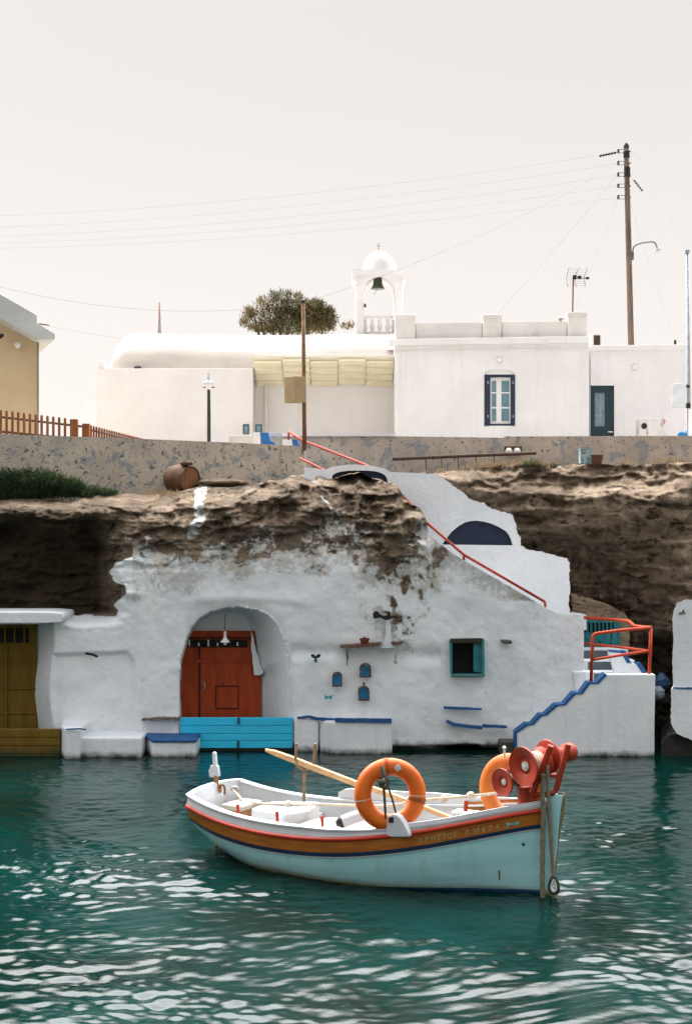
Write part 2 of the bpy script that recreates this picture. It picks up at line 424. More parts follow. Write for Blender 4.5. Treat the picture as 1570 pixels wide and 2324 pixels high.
# the top runs back under the terrace
back = np.stack([Va[0,:,0]*np.where(ca < 860,1.1,1.0), np.where(ca < 760, 28.6, np.where(ca > 975, Va[0,:,1]+.3, 26.0)), Va[0,:,2]-.03], -1)[None]
mid = (Va[0]*.6+back[0]*.4)[None]
Vg = np.concatenate([back, mid, Va],0); nr, nc = Vg.shape[0], Vg.shape[1]
wg = np.concatenate([wash[:1],wash[:1],wash],0)
shade_map = .95*sstep(310,190,Xa+jx*2.5)*sstep(1150,1245,Ya+jy*2)*np.clip(-core/10,0,1) + .7*sstep(280,120,Xa)*sstep(1128,1170,Ya)*(core < 0)  # shade of the left overhang recess painted into the rock colour
shade_map = np.clip(np.maximum(shade_map, .75*np.exp(-((Ya-1222)/22)**2)*sstep(450,520,Xa)*(1-sstep(690,800,Xa))*rockm), 0, 1)  # also darkens a band just above the whitewash
lg = np.concatenate([shade_map[:1],shade_map[:1],shade_map],0)
Q = quads(nr,nc)
wc = (wg[:-1,:-1]+wg[1:,1:])/2; Xc = np.concatenate([Xa[:1],Xa[:1],Xa],0)[:-1,:-1]; Yc = np.concatenate([Ya[:1],Ya[:1],Ya],0)[:-1,:-1]
corec = np.concatenate([core[:1],core[:1],core],0)[:-1,:-1]
isw = ((wc > .5) & (corec > -25)) | (corec > 28)
VF = Vg.reshape(-1,3); attrs = {'wash':wg.ravel(),'shade_tint':lg.ravel()}
left_house = thing('cave_boathouse', 'whitewashed cave boathouse with an ochre door at the left edge', 'boathouse', (-5.6,25.1,0))
main_house = thing('cave_boathouse', 'large whitewashed cave boathouse with arched recess and red door', 'boathouse', (-1.2,25.1,0))
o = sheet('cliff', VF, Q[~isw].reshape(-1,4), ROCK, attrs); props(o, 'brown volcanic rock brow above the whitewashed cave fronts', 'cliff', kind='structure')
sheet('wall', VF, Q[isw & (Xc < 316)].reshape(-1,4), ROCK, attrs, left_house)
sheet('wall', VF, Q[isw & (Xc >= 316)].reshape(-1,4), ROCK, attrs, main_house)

# ---------------------------------------------------------------- left boathouse details
YEL = mat('ochre_door_paint', (.15,.09,.006), (.115,.065,.005), 3, .75, .4, 25, .006, stretch=(3,3,.7), algae=(.1,.12,(.03,.04,.012)))
MB().prism([(-260,1389),(110,1389),(142,1392),(146,1400),(140,1412),(80,1415),(-260,1416)], 24.75, 1.0).build('lintel', WHITE, left_house, bevel=.02)
d = MB().vbox(-260,84,1418,1662,25.72,.06).build('door', YEL, left_house)
m = MB()
for x in (-60,-22,12,33.5,55.5): m.vbox(x-1.6,x+1.6,1424,1459,25.64,.03)
m.each('grille_bar', YEL, d)
MB().vbox(-40,66,1426,1458,25.70,.03).build('vent_opening', DARK, d)
m = MB()
for y in (1463,1503,1562,1618): m.vbox(-120,80,y-2,y+2,25.69,.035)
for x in (-45,15): m.vbox(x-2,x+2,1465,1655,25.685,.03)
m.build('batten', YEL, d)
b = MB()
for i,(a,c) in enumerate(((1655,1673),(1674,1692),(1693,1711),(1712,1745))): b.vbox(-260,137,a,c,24.45+.004*i,.09)
b.each('flood_board', YEL, left_house, bevel=.008)
MB().plan([(XW(150,24.15),24.15),(XW(181,24.15),24.15),(XW(181,24.15),25.2),(XW(138,25.0),25.2),(XW(138,24.6),24.6)], -.6, ZW(1655,24.15)).build('gate_post', WHITE, left_house, bevel=.03)
MB().box(XW(181,24.35)+.003,XW(322,24.35),24.35,25.3,-.6,ZW(1674,24.35)).build('quay_ledge', WHITE, left_house, bevel=.03)
MB().prism(strip([(150,1655.5),(180,1654),(196,1656)],3),24.12,.02).build('painted_edge', BLUE, left_house)
MB().tube([P(196,1483,25.0),P(209,1485,24.85),P(221,1490,24.75)],.022,8).build('wall_peg', DARK, left_house)

# ---------------------------------------------------------------- main boathouse details
REDD = mat('red_door_paint', (.37,.055,.010), (.29,.04,.008), 3, .7, .4, 25, .006, stretch=(3,3,.7), c4=(.06,.012,.006), t4=(.64,.78), s4=6)
CYAN = mat('cyan_board_paint', (.025,.52,.78), (.03,.44,.68), 3, .6, .3, 30, .005, stretch=(.5,2,2), c4=(.05,.2,.28), t4=(.68,.78), s4=8, algae=(.02,.06,SLIME))
d = MB().vbox(404,592,1432,1680,26.08,.06).build('door', REDD, main_house)
MB().vbox(451.6,454.6,1462,1628,26.06,.03).build('door_gap', DARK, d)
m = MB()
for x in (490,541): m.vbox(x-1,x+1,1557,1608,26.065,.03)
for y in (1557,1608): m.vbox(490,541,y-1,y+1,26.062,.03)
m.build('hatch_outline', mat('dark_red_seam',(.05,.01,.005)), d)
MB().vbox(428,562,1453,1469,26.05,.04).build('vent_opening', DARK, d)
m = MB()
for x,y0,y1 in ((430,1453,1466),(451.5,1459,1466),(473,1452,1467),(494,1459,1466),(539,1458,1466)): m.vbox(x-1.6,x+1.6,y0,y1,26.02,.02)
m.each('grille_bar', WOODW, d)
MB().vbox(415,575,1446,1451,26.04,.05).build('rail', mat('dark_red_rail',(.09,.016,.006)), d)
MB().vbox(412,575,1497,1503,26.05,.04).build('ledge', REDD, d)
MB().tube(smooth_path([P(459,1548,26.05),P(464,1551,25.97),P(465,1560,25.97),P(460,1569,26.05)]),.012,6).build('handle', GALV, d)
b = thing('flood_barrier', 'cyan blue board flood barrier across the arched recess', 'barrier', P(536,1698,25.02))
m = MB()
for a,c in ((1629,1646),(1647,1664.3),(1665.3,1680.2),(1681.2,1698)): m.vbox(409,664,a,c,25.0,.07)
m.each('board', CYAN, b, bevel=.006)
for x,y0,y1 in ((541.6,1629,1643),(540.6,1682,1697)): MB().vbox(x-2.5,x+2.5,y0,y1,24.975,.03).build('clip', mat('dark_blue_iron',(.02,.05,.12)), b)
MB().vbox(405,668,1699,1712,25.0,.2).build('sill', DARK, b)
MB().prism(densify([(570,1434),(576,1452),(581,1478),(588,1502),(598,1527),(590,1533),(577,1533),(573,1500),(570,1465)],6,.7),25.93,.16).build('plaster_lip', WHITE, main_house, bevel=.03)
# bench with a blue seat
be = MB().plan([(XW(320,24.9),25.2),(XW(346,24.35),24.35),(XW(445,24.35),24.35),(XW(445,24.35),25.2)], -.6, ZW(1685,24.35)).build('bench', WHITE, main_house, bevel=.03)
MB().plan([(XW(319,24.9),25.1),(XW(345,24.3),24.32),(XW(446,24.3),24.32),(XW(446,24.3),24.98),(XW(412,24.9),25.1)], ZW(1685,24.35)+.004, ZW(1681,24.35)+.02).build('seat', BLUE, be, bevel=.01)
MB().prism(densify(strip([(322,1634),(345,1633),(375,1631),(407,1632)],6),5,1.2),24.93,.2).build('rough_batten', mat('old_brown_timber',(.10,.06,.045),(.2,.17,.15),12), main_house)
# right of the arch: plaster step and its blue edge
MB().plan([(XW(668,25),25.3),(XW(668,24.93),24.93),(XW(722,24.93),24.93),(XW(722,25),25.3)], -.6, ZW(1631,24.93)).build('plinth', WHITE, main_house, bevel=.03)
MB().plan([(XW(722,25)+.003,25.3),(XW(726,24.93),24.96),(XW(762,24.7),24.7),(XW(889,24.7),24.7),(XW(892,25),25.3)], -.6, ZW(1639,24.7)).build('plinth', WHITE, main_house, bevel=.03)
MB().prism(densify(strip([(674,1629),(700,1627),(724,1632),(762,1634.5)],[3,5,6,6.5]),8,.5),24.9,.06).build('painted_edge', BLUE, main_house)
MB().prism(densify(strip([(760,1634.5),(820,1635.5),(889,1636.5)],[7,8,9]),8,.6),24.66,.1).build('painted_edge', BLUE, main_house)
MB().prism(densify(strip([(1007,1606),(1040,1608),(1093,1610)],[5,5.5,3]),8,.5),24.93,.08).build('painted_edge', BLUE, main_house)
MB().prism(densify(strip([(1013,1637),(1031,1645.5),(1060,1649),(1094,1652)],[6,7,7,7]),8,.5),24.92,.08).build('painted_edge', BLUE, main_house)
MB().prism(densify(strip([(1095,1647.5),(1125,1649),(1150,1650.5)],[7,6,5]),8,.5),24.9,.08).build('painted_edge', BLUE, main_house)
# window
TEAL = mat('teal_paint', (.02,.16,.17), (.03,.21,.22), 4, .7, .4, 40, .005, c4=(.012,.05,.05), t4=(.62,.7), s4=9)
w = MB().prism([(1020,1456),(1022,1452),(1098,1451),(1099,1536),(1023,1536)],24.93,.12,[[(1026,1459),(1092,1459),(1093,1530),(1026,1530)]]).build('window', TEAL, main_house)
MB().vbox(1022,1096,1454,1533,25.33,.02).build('dark_interior', DARK, w)
MB().prism([(1022,1450.5),(1094,1449.5),(1094,1459),(1022,1459.5)],24.92,.2).build('lintel', mat('dark_timber',(.03,.03,.022)), w)
MB().prism([(1074,1461),(1096,1459),(1097,1527),(1074,1524)],25.0,.04).build('shutter', TEAL, w)
MB().vbox(1023,1094,1531.5,1534.5,24.90,.14).build('sill', mat('grey_teal',(.12,.22,.22)), w)
MB().prism([(1140,1455),(1162,1456),(1160,1461.5),(1142,1460.5)],24.72,.35).build('stone_bracket', mat('dark_stone',(.06,.055,.04)), main_house)
# three framed niches
BRN = mat('brown_tile', (.13,.075,.05), (.08,.045,.03), 10, .6, .3)
NB = mat('niche_blue', (.02,.20,.42), (.03,.26,.50), 5, .4, .2)
def nich(x0,x1,y0,y1,knob):
    cx = (x0+x1)/2; r = (x1-x0)/2
    o_ = [(x0,y1),(x1,y1)] + arc(cx,y0+r*.95,r,r*.95,0,180,12)
    i_ = [(x0+3,y1-3),(x1-3,y1-3)] + arc(cx,y0+r*.95,r-3,r*.95-3,0,180,12)
    if knob: o_ = densify(o_,60,0)
    n_ = MB().prism(densify(o_,3,.4),24.94,.06,[i_]); 
    if knob: n_.prism([(cx-2,y0+1),(cx-1.5,y0-3)]+arc(cx,y0-5,3,3,225,-45,8)+[(cx+2,y0+1)],24.945,.05)
    f = n_.build('wall_niche', BRN, main_house)
    MB().prism(i_,25.08,.02).build('niche_back', NB, f)
nich(754,776.5,1525,1559,0); nich(816,842,1505,1538,0); nich(812.5,838,1557,1590.5,1)
# plaster post and shelves
SH = mat('rusty_shelf', (.09,.035,.022), (.15,.08,.06), 9, .8, .3)
MB().prism(densify([(872,1463),(875,1440),(875,1418),(879,1410),(884,1410),(887,1420),(887,1445),(890,1463),(899,1470),(862,1472)],6,.5),24.86,.25).build('plaster_post', WHITE, main_house, bevel=.03)
MB().prism(densify([(771,1467),(800,1465),(840,1462),(865,1460),(862,1464),(845,1467),(800,1470),(772,1470)],9,.4),24.72,.35).build('shelf', SH, main_house)
MB().prism([(888,1457),(898,1460),(908,1459),(914,1456.5),(913,1461),(904,1464.5),(893,1463)],24.78,.3).build('shelf', SH, main_house)
c_ = P(827,1466,24.8)
pt = thing('flower_pot','small terracotta pot standing on the thin brown wall shelf','pot',c_)
MB().lathe([(.055,0),(.075,.10),(.085,.10),(.085,.135),(.07,.135),(.06,.12)],c_).build('body', mat('terracotta',(.13,.035,.02),(.10,.025,.015),8), pt, smooth=2)
MB().lathe([(.012,.12),(.018,.145),(.005,.16)],c_,n=8).build('stem', BLACKM, pt)
bird = [(848,1404)]+arc(853.5,1395,7.5,8,200,20,12)+[(866,1396),(872,1398),(878,1396),(880,1391),(873,1390),(872,1387.5),(882,1387.5),(886,1390),(885.5,1396.5),(890,1398.5),(897,1398),(905,1402),(903,1404),(890,1402.5),(884,1406),(878,1408),(871,1406),(864,1402)]
t = MB().prism(bird,24.80,.045).build('bird_ornament', BLACKM, bevel=.008); props(t,'flat black bird ornament perched on the white plaster post','ornament')
TL = mat('faded_teal', (.05,.24,.26), (.03,.16,.18), 8, .6, .2)
c_ = P(716,1492,24.93)
pr = thing('boat_propeller','small three bladed boat propeller hung on the white wall','propeller',c_)
for (x0,y0,x1,y1,mm) in ((716,1493,706.5,1486,NAVY),(716,1493,727,1486,BLACKM),(716,1493,716.5,1504,TL)):
    a = P(x0,y0,24.93); b_ = P(x1,y1,24.93); dv = b_-a; nn = Vector((-dv.z,0,dv.x)).normalized()*.034
    MB().add([a+nn*.3,a+dv*.55+nn,b_+nn*.5,b_-nn*.5,a+dv*.55-nn,a-nn*.3]+[q+Vector((0,.02,0)) for q in (a+nn*.3,a+dv*.55+nn,b_+nn*.5,b_-nn*.5,a+dv*.55-nn,a-nn*.3)],
        [(0,1,2,3,4,5),(11,10,9,8,7,6)]+[(i,i+6,(i+1)%6+6,(i+1)%6) for i in range(6)]).build('blade', mm, pr, bevel=.004)
MB().lathe([(.022,-.05),(.022,.03)],c_,(0,1,0),12).build('hub', BLACKM, pr)
t = MB().prism([(785,1476),(787,1473),(790,1475),(790,1484),(791.5,1494),(789,1500),(788.5,1510),(785.5,1510),(786.5,1496),(785,1488)],24.93,.04).build('hanging_tool', mat('grey_green_iron',(.10,.17,.16),(.2,.26,.26),12)); props(t,'thin grey green iron tool hanging below the wall shelf','tool')
t = MB().prism([(736,1578),(740,1579.5),(742,1581),(748,1581),(750,1579),(753.5,1578),(754,1582),(752,1583.5),(754,1587),(751,1587.5),(748,1585),(742,1585),(739.5,1588),(736,1586.5),(738,1583)],24.92,.05).build('wall_cleat', mat('cyan_cleat',(.05,.32,.38))); props(t,'bone shaped cyan cleat fixed low on the white wall','cleat')
t = MB().tube(smooth_path([P(897.5,1487,24.95),P(897.5,1496,24.93),P(894.5,1502,24.9),P(898,1505,24.88),P(901,1501,24.88)]),.012,6).build('iron_hook', mat('grey_iron',(.2,.21,.22))); props(t,'small grey iron hook on the wall below the right shelf','hook')
# pendant lamp in the arch
c_ = P(511,1432,25.45)
lp = thing('pendant_lamp','white enamel pendant lamp hanging in the arched recess','lamp',c_)
MB().tube([c_+Vector((0,0,.30)),c_+Vector((0,0,0))],.006,6).build('cord', BLACKM, lp)
MB().lathe([(.012,.0),(.022,-.01),(.026,-.05),(.02,-.07),(.024,-.10),(.03,-.12),(.05,-.155),(.082,-.185),(.086,-.2),(.06,-.195)],c_).build('shade', WOODW, lp, smooth=2)
MB().lathe([(.01,-.18),(.03,-.2),(.034,-.225),(.02,-.25),(.003,-.258)],c_,n=16).build('bulb', LAMPG, lp, smooth=True)
# ================================================================ upper white wall with two dark arches
up = thing('stair_house', 'white upper house wall with dark half round arches beside the red handrail', 'house', P(1000,1400,26.4))
edge = densify([(985,1075),(1000,1085),(1012,1090),(1030,1105),(1052,1118),(1062,1131),(1075,1137),(1098,1141),(1106,1149),(1122,1156),(1150,1164),(1163,1170),(1168,1185),(1172,1205),(1180,1218),(1181,1238),(1196,1247),(1230,1253),(1262,1262),(1286,1268),(1293,1278),(1291,1310),(1293,1345),(1289,1372),(1292,1390),(1330,1396)],5,1.6,closed=False)
polyB = [(690,1430),(690,1060),(740,1066),(752,1060),(775,1056),(806,1054),(845,1057),(872,1063),(886,1071)] + edge + [(1330,1430)]
a1 = [(1003,1236),(1011,1224),(1025,1206.5),(1040,1194),(1055,1185.5),(1068,1182.5),(1081,1181.7),(1098,1184),(1114,1188),(1131,1195.5),(1147,1204.7),(1154,1213),(1159,1223),(1163,1238)]
a2 = [(754,1079),(762,1073.5),(773,1070.5),(790,1068.5),(806,1068),(830,1068),(851,1069.5),(864,1073),(873,1078),(878,1085),(880,1100),(754,1100)]
WHITEB = mat('whitewash_upper', (.80,.82,.84), (.73,.76,.785), 1.1, .9, .5, 7, .05, spec=.1, c4=(.60,.62,.63), t4=(.68,.82), s4=2.5)
MB().prism(polyB,26.45,.3,[a1,a2]).build('wall', WHITEB, up)
for a in (a1,a2): MB().prism(a,26.55,.05).build('arch_panel', NAVY, up)
# stair flight hidden behind the front's top edge
st_ = thing('rock_stairs','flight of white steps climbing behind the rock brow to the terrace','stairs',P(1100,1330,25.8))
m = MB(); n = 22
for i in range(n):
    t = i/(n-1); x0 = 1262-t*560; y0 = 1402-t*262
    D = 25.3
    m.box(XW(x0-27,D), XW(x0,D)-.004*i, 25.42 if x0 > 985 else 26.0, 26.43, ZW(y0,D)-.5, ZW(y0,D)-.12)
m.build('steps', WHITEB, st_)
# ---------------------------------------------------------------- red handrails
def rail(name,label,path,posts,r=.028):
    t = thing(name,label,'railing',path[0])
    MB().tube(path,r,8).build('rail', REDP, t, smooth=True)
    for a,b in posts: MB().tube([a,b],r*.9,8).build('post', REDP, t, smooth=True)
    return t
pp = [P(655,980,29.6),P(690,1001,29.2),P(834,1057,28),P(880,1088,27.2),P(968,1186,25.35),P(1052,1259,25.2),P(1236,1366,25.1)]
h = rail('handrail','long red handrail following the stairs up the rock to the terrace',pp,
     [(P(655,980,29.6),P(655,998,29.6)),(P(834,1058,28),P(834,1082,28)),(P(1052,1259,25.2),P(1052,1272,25.2)),(P(1236,1366,25.1),P(1236.5,1380,25.1))],.026)
rail('handrail','short faded red handrail low beside the rusty pole',[P(680,1040,27.6),P(700,1049,27.4),P(758,1078,26.6),P(790,1096,26.4)],[(P(790,1096,26.4),P(790,1120,26.4))],.022)
# ================================================================ staircase block at the right
sc_ = thing('staircase','white waterside staircase with blue painted step edges','stairs',P(1330,1716,24.5))
zig = [(1171,1694),(1171,1663),(1196,1646),(1209,1644),(1228,1624),(1239,1623),(1263,1602),(1282,1599),(1304,1575),(1320,1574),(1337,1551),(1356,1551),(1376,1531)]
MB().prism([(1171,1760)]+zig[:]+[(1486,1531),(1484.5,1640),(1484,1760)],24.45,.22).build('side_wall', WHITE, sc_, bevel=.012)
zz = [(zig[0][0]-1,zig[0][1])]
for x,y in zig[1:]: zz.append((x-1.5,y-1.5))
ww = [6.5]*2
MB().prism([(1168,1697),(1168,1661)]+[(x-4,y-(1.5 if i % 2 else 3)) for i,(x,y) in enumerate(zig[2:])]+[(x+1.5,y+1) for x,y in zig[::-1]],24.43,.27).build('painted_edge', BLUE, sc_)
m = MB()
lv = [(1171,1200,1664),(1200,1232,1644),(1232,1268,1623),(1268,1306,1599),(1306,1340,1575),(1340,1380,1552)]
for i,(x0,x1,y) in enumerate(lv): m.box(XW(x0,24.7), XW(x1,24.7)+.05, 24.68+.001*i, 25.6, -.6, ZW(y+6,24.5))
m.box(XW(1380,24.7)+.06, XW(1482,24.6), 24.68, 26.2, -.6, ZW(1556,24.5))
m.build('steps', WHITE, sc_, bevel=.01)
MB().box(XW(1134,24.75), XW(1169,24.75), 24.7, 25.3, -.6, ZW(1683,24.75)).build('wet_step', mat('wet_concrete',(.07,.075,.065),(.03,.035,.03),6,.5,.4,30,.01), sc_, bevel=.02)
MB().prism([(1300,1525),(1330,1523),(1336,1575),(1306,1577)],24.95,.3).build('cheek_wall', WHITE, sc_, bevel=.02)
# second flight going back to the teal gate
GREY = mat('grey_riser', (.10,.135,.145), (.08,.11,.12), 5, .8, .3, 40, .005)
fl = thing('staircase','short flight of white steps with grey risers under the red railing','stairs',P(1380,1530,25.6))
for i,(x0,x1,y0,y1,D) in enumerate(((1347,1430,1526,1556,25.35),(1334,1400,1500,1523,25.7),(1318,1378,1474,1497,26.05))):
    MB().box(XW(1310,D), XW((1450,1440,1424)[i],D), D+.001*i, D+.38, .6, ZW(y0-1,D)).build('step', WHITE, fl, bevel=.012)
    MB().vbox(x0,x1,y0+2.5,y1-1,D-.012,.06).build('riser', GREY, fl)
MB().prism([(1381,1478),(1407,1480),(1421,1504),(1442,1507),(1462,1536),(1462,1560),(1400,1560)],25.28,.12).build('stringer', WHITE, fl)
for a,b in (((1406,1478),(1422,1505)),((1441,1505),(1463,1535))):
    MB().prism(densify([a,(a[0]+13,a[1]),(b[0]+10,b[1]+1),b],8,.6),25.27,.2).build('painted_edge', BLUE, fl)
MB().prism([(1381,1475.5),(1406,1477.5),(1407,1481.5),(1382,1480)],25.268,.15).build('painted_edge', BLUE, fl)
# teal gate in the cave
gt = thing('cave_gate','peeling teal wooden gate with upper slats under the rock overhang','gate',P(1360,1475,27))
MB().vbox(1300,1405,1436,1500,27.05,.05).build('door', mat('peeling_teal',(.02,.19,.22),(.03,.25,.28),4,.75,.5,30,.01,stretch=(3,3,.8),c4=(.03,.035,.03),t4=(.56,.62),s4=5), gt)
MB().vbox(1300,1392,1412,1436,27.1,.03).build('vent_opening', DARK, gt)
m = MB()
for k in range(11): m.vbox(1303+k*9,1307+k*9,1412,1436,27.05,.03)
m.vbox(1300,1405,1408,1413,27.04,.05); m.vbox(1392,1406,1413,1436,27.045,.05)
m.each('slat', TEAL, gt)
# landing railing
rr = thing('railing','bright red tube railing around the staircase landing','railing',P(1472,1531,24.6))
RB = mat('fresh_red_paint', (.50,.058,.012), (.42,.045,.010), 5, .6, .1, 60, .002, c4=(.2,.04,.02), t4=(.7,.78), s4=25)
L0,L1,R0,R1 = P(1340,1551,24.55),P(1345,1443,24.55),P(1472,1531,24.55),P(1476,1426,24.55)
MB().tube([L0,P(1344,1450,24.55),P(1346,1441,24.55),P(1352,1438,24.55),P(1400,1431.5,24.55),P(1476,1424,24.55)],.029,10).build('rail', RB, rr, smooth=True)
MB().tube([R0,R1],.029,10).build('post', RB, rr, smooth=True)
MB().tube([P(1340.5,1498,24.55),P(1400,1488,24.55),P(1474,1477,24.55)],.024,10).build('rail', RB, rr, smooth=True)
MB().tube([P(1476,1424.5,24.55),P(1450,1422,24.9),P(1438,1420.5,25.0),P(1426,1409.5,25.3),P(1380,1405.5,25.9),P(1318,1401,26.3)],.029,10).build('rail', RB, rr, smooth=True)
MB().tube([P(1474,1478,24.56),P(1400,1468,25.5),P(1318,1459.5,26.3)],.024,10).build('rail', RB, rr, smooth=True)

# ================================================================ right cliff with its cave hollow
topC = [(940,1078),(962,1073),(1000,1070),(1040,1066),(1090,1060),(1130,1053),(1179,1050),(1220,1053),(1272,1056),(1330,1052),(1388,1054),(1440,1057),(1500,1052),(1570,1050),(1640,1050),(1900,1060),(2500,1050)]
cc = np.concatenate([np.linspace(940,1640,250), np.linspace(1650,2500,60)])
NC = 240; Xc_ = np.tile(cc,(NC,1)); tc_ = np.interp(cc,[p[0] for p in topC],[p[1] for p in topC])
tc_ = tc_ + fbm(cc/20,cc*0+1.3,0,4)*6
vv = np.linspace(0,1,NC)[:,None]; Yc_ = tc_[None,:]+(1790-tc_[None,:])*vv
wx,wy = Xc_*26/FOC, Yc_*26/FOC
D_ = 27.9 - .95*sstep(1050,1135,Yc_) + .25*sstep(1235,1275,Yc_)*(1-sstep(1180,1300,Xc_))
strat = ridged(wx*.7+.12*wy,wy*3.6,3.2,6); lump = fbm(wx*1.0,wy*1.3,2.5,5)
D_ += -.55*(strat-.55) - .6*lump - .32*(ridged(wx*2.6,wy*3.4,1,5)-.5) - .16*(ridged(wx*7,wy*9,4,4)-.5)
tq = wy*2.4+1.5*fbm(wx*.7,wy*1.0,25.2,4)-.2*wx; saw = tq-np.floor(tq)
D_ += .16*(np.where(saw < .12, saw/.12, 1-(saw-.12)/.88*.9)*(.45+.95*vnoise(wx*1.2,wy*1.2,wx*0+6.2))-.4)
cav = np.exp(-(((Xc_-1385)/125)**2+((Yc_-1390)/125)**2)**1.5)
D_ += .7*cav + .8*sstep(1430,1500,Yc_)*sstep(1420,1490,Xc_)*(1-sstep(1520,1560,Xc_)) 
D_ += .35*sstep(1228,1262,Yc_+jx.mean()+fbm(wx,wy,6,4)*25)*np.exp(-((Xc_-1330)/170)**2)
D_ -= .45*np.exp(-((Xc_-1560)/50)**2)*sstep(1180,1260,Yc_)
D_ = np.where(Xc_ < 1322, np.maximum(D_,26.62), D_)
VC = np.stack([(Xc_-CX)*D_/FOC, D_, CAM_H+(CY-Yc_)*D_/FOC], -1)
bk = np.stack([VC[0,:,0]*1.0, 31.0+0*cc, VC[0,:,2]-.02],-1)[None]; md = (VC[0]*.6+bk[0]*.4)[None]
VC = np.concatenate([bk,md,VC],0)
lc = .22*np.clip(cav*1.3-.35+.5*fbm(wx*1.5,wy*1.5,3,4),0,1) + .7*sstep(1400,1470,Yc_)*sstep(1440,1490,Xc_)*(1-sstep(1600,1640,Xc_))  # shade of the cave hollow and side gap painted into the rock colour
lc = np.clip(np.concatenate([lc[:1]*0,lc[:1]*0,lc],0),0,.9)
ROCKR = rock_material('reddish_tuff', .80)
o = sheet('cliff', VC.reshape(-1,3), quads(*VC.shape[:2]).reshape(-1,4), ROCKR, {'wash':np.zeros(lc.size),'shade_tint':lc.ravel()})
props(o,'layered brown rock overhang at the right with a hollow above the teal gate','cliff',kind='structure')
# plastered patch of rock face beside the gate
MB().prism(densify([(1294,1345),(1312,1352),(1340,1358),(1375,1372),(1410,1388),(1432,1412),(1424,1475),(1400,1480),(1405,1411),(1300,1410)],4,2.6),27.12,.3).build('rock_jamb', rock_material('pale_tuff',1.15), gt)
# ---------------------------------------------------------------- white house at the right edge
rh = thing('white_house','rounded white wall of a boathouse at the right edge of the rock','boathouse',P(1570,1670,24.4))
pw = densify([(1526.5,1560),(1524,1500),(1527,1450),(1525,1400),(1529,1382),(1534.6,1368),(1551,1361.5),(1600,1358),(1800,1352),(1800,1560)],6,.9)
MB().prism(pw,24.35,2.5,ray=(.25,-.5)).build('wall', WHITE, rh)
MB().prism(densify([(1522,1562),(1660,1566),(1800,1568),(1800,1682),(1570,1680),(1533,1664),(1521,1640)],6,1.0),24.27,2.5,ray=(.25,0)).build('base_wall', WHITE, rh, bevel=.02)
MB().prism(strip([(1527,1561),(1545,1562.5),(1640,1566)],3),24.26,.04).build('painted_edge', BLUE, rh)
MB().tube([P(1540,1392,24.33),P(1547,1392,24.3),P(1549,1384,24.3),P(1552,1394,24.3)],.014,6).build('iron_ring', BLACKM, rh)
MB().prism(densify([(1500,1790),(1500,1690),(1521,1668),(1545,1664),(1580,1678),(1660,1684),(1800,1690),(1800,1790)],8,2),24.5,2.0,ray=True).build('rock_foot', mat('wet_black_rock',(.03,.032,.026),(.018,.02,.016),5,.6,.8,12,.04), rh)
# bundled blue tarpaulin
tp = thing('tarpaulin','crumpled blue and white tarpaulin stuffed behind the landing','tarpaulin',P(1500,1575,25.6))
def lump_mesh(c, r, seed, amp=.3):
    bm = bmesh.new(); bmesh.ops.create_icosphere(bm, subdivisions=4, radius=1)
    v = np.array([x.co[:] for x in bm.verts]); n_ = ridged(v[:,0]*1.4+seed,v[:,1]*1.4,v[:,2]*1.4,4)
    m_ = MB(); m_.v = [tuple(Vector(c)+Vector((a[0]*r[0],a[1]*r[1],a[2]*r[2]))*(1-amp+amp*2*k)) for a,k in zip(v,n_)]
    m_.f = [tuple(x.index for x in f.verts) for f in bm.faces]; m_.fm = [0]*len(m_.f); bm.free(); return m_
lump_mesh(P(1500,1548,25.7),(.13,.15,.14),3).build('blue_sheet', mat('blue_tarp',(.012,.045,.10),(.01,.03,.07),5,.5,.3), tp, smooth=True)
lump_mesh(P(1493,1572,25.5),(.10,.14,.10),8).build('white_sheet', mat('pale_tarp',(.20,.22,.27),(.14,.16,.2),6,.6,.3), tp, smooth=True)

# ================================================================ terrace: ground, retaining walls and what stands by them
o = MB().add([(-220,28.4,4.72),(-1.0,28.4,4.72),(-1.0,30.4,4.86),(220,30.4,4.86),(220,260,4.9),(-220,260,4.9)],[(0,1,2,3,4,5)]).build('ground', mat('dusty_ground',(.44,.41,.375),(.38,.35,.315),.5,.95,.3,8,.02))
props(o,'dusty tan terrace ground behind the retaining walls','ground',kind='structure')
lw = MB(); top = [(-1150,945),(-420,973),(0,985),(300,995),(560,1006),(692,1013)]
fr = [P(x,y,26.6+max(x,-1150)*.0022) for x,y in top]
bot = [Vector((p.x,p.y,4.0)) for p in fr]
n = len(fr); bk = [p+Vector((0,.35,0)) for p in fr]; bb = [p+Vector((0,.35,0)) for p in bot]
lw.add(fr+bot+bk+bb, [(i+n,i+n+1,i+1,i) for i in range(n-1)]+[(i,i+1,i+1+2*n,i+2*n) for i in range(n-1)]+[(i+2*n,i+1+2*n,i+1+3*n,i+3*n) for i in range(n-1)]+[(n-1,2*n-1,4*n-1,3*n-1),(0,2*n,3*n,n)])
o = lw.build('terrace_wall', PLASTER); props(o,'tan plaster terrace wall with blue grey flaked patches behind the barrel','wall')
PL2 = mat('weathered_plaster_right', (.48,.42,.355), (.39,.34,.29), 1.2, .95, .8, 12, .03, spec=.1, drip=((.22,.19,.165),.5), c3=(.28,.285,.29), t3=(.545,.57), s3=2.9, c4=(.13,.13,.13), t4=(.59,.64), s4=11)
tw = thing('terrace_wall','long weathered terrace wall below the cube house and green door','wall',P(1150,1075,30.5))
MB().prism([(600,990),(896,990),(1143,993.5),(1143,990.5),(2600,986),(2600,1110),(600,1110)],30.5,.35).build('parapet', PL2, tw)
MB().vbox(640,896,983,990,30.44,.5).build('coping', WHITE2, tw)
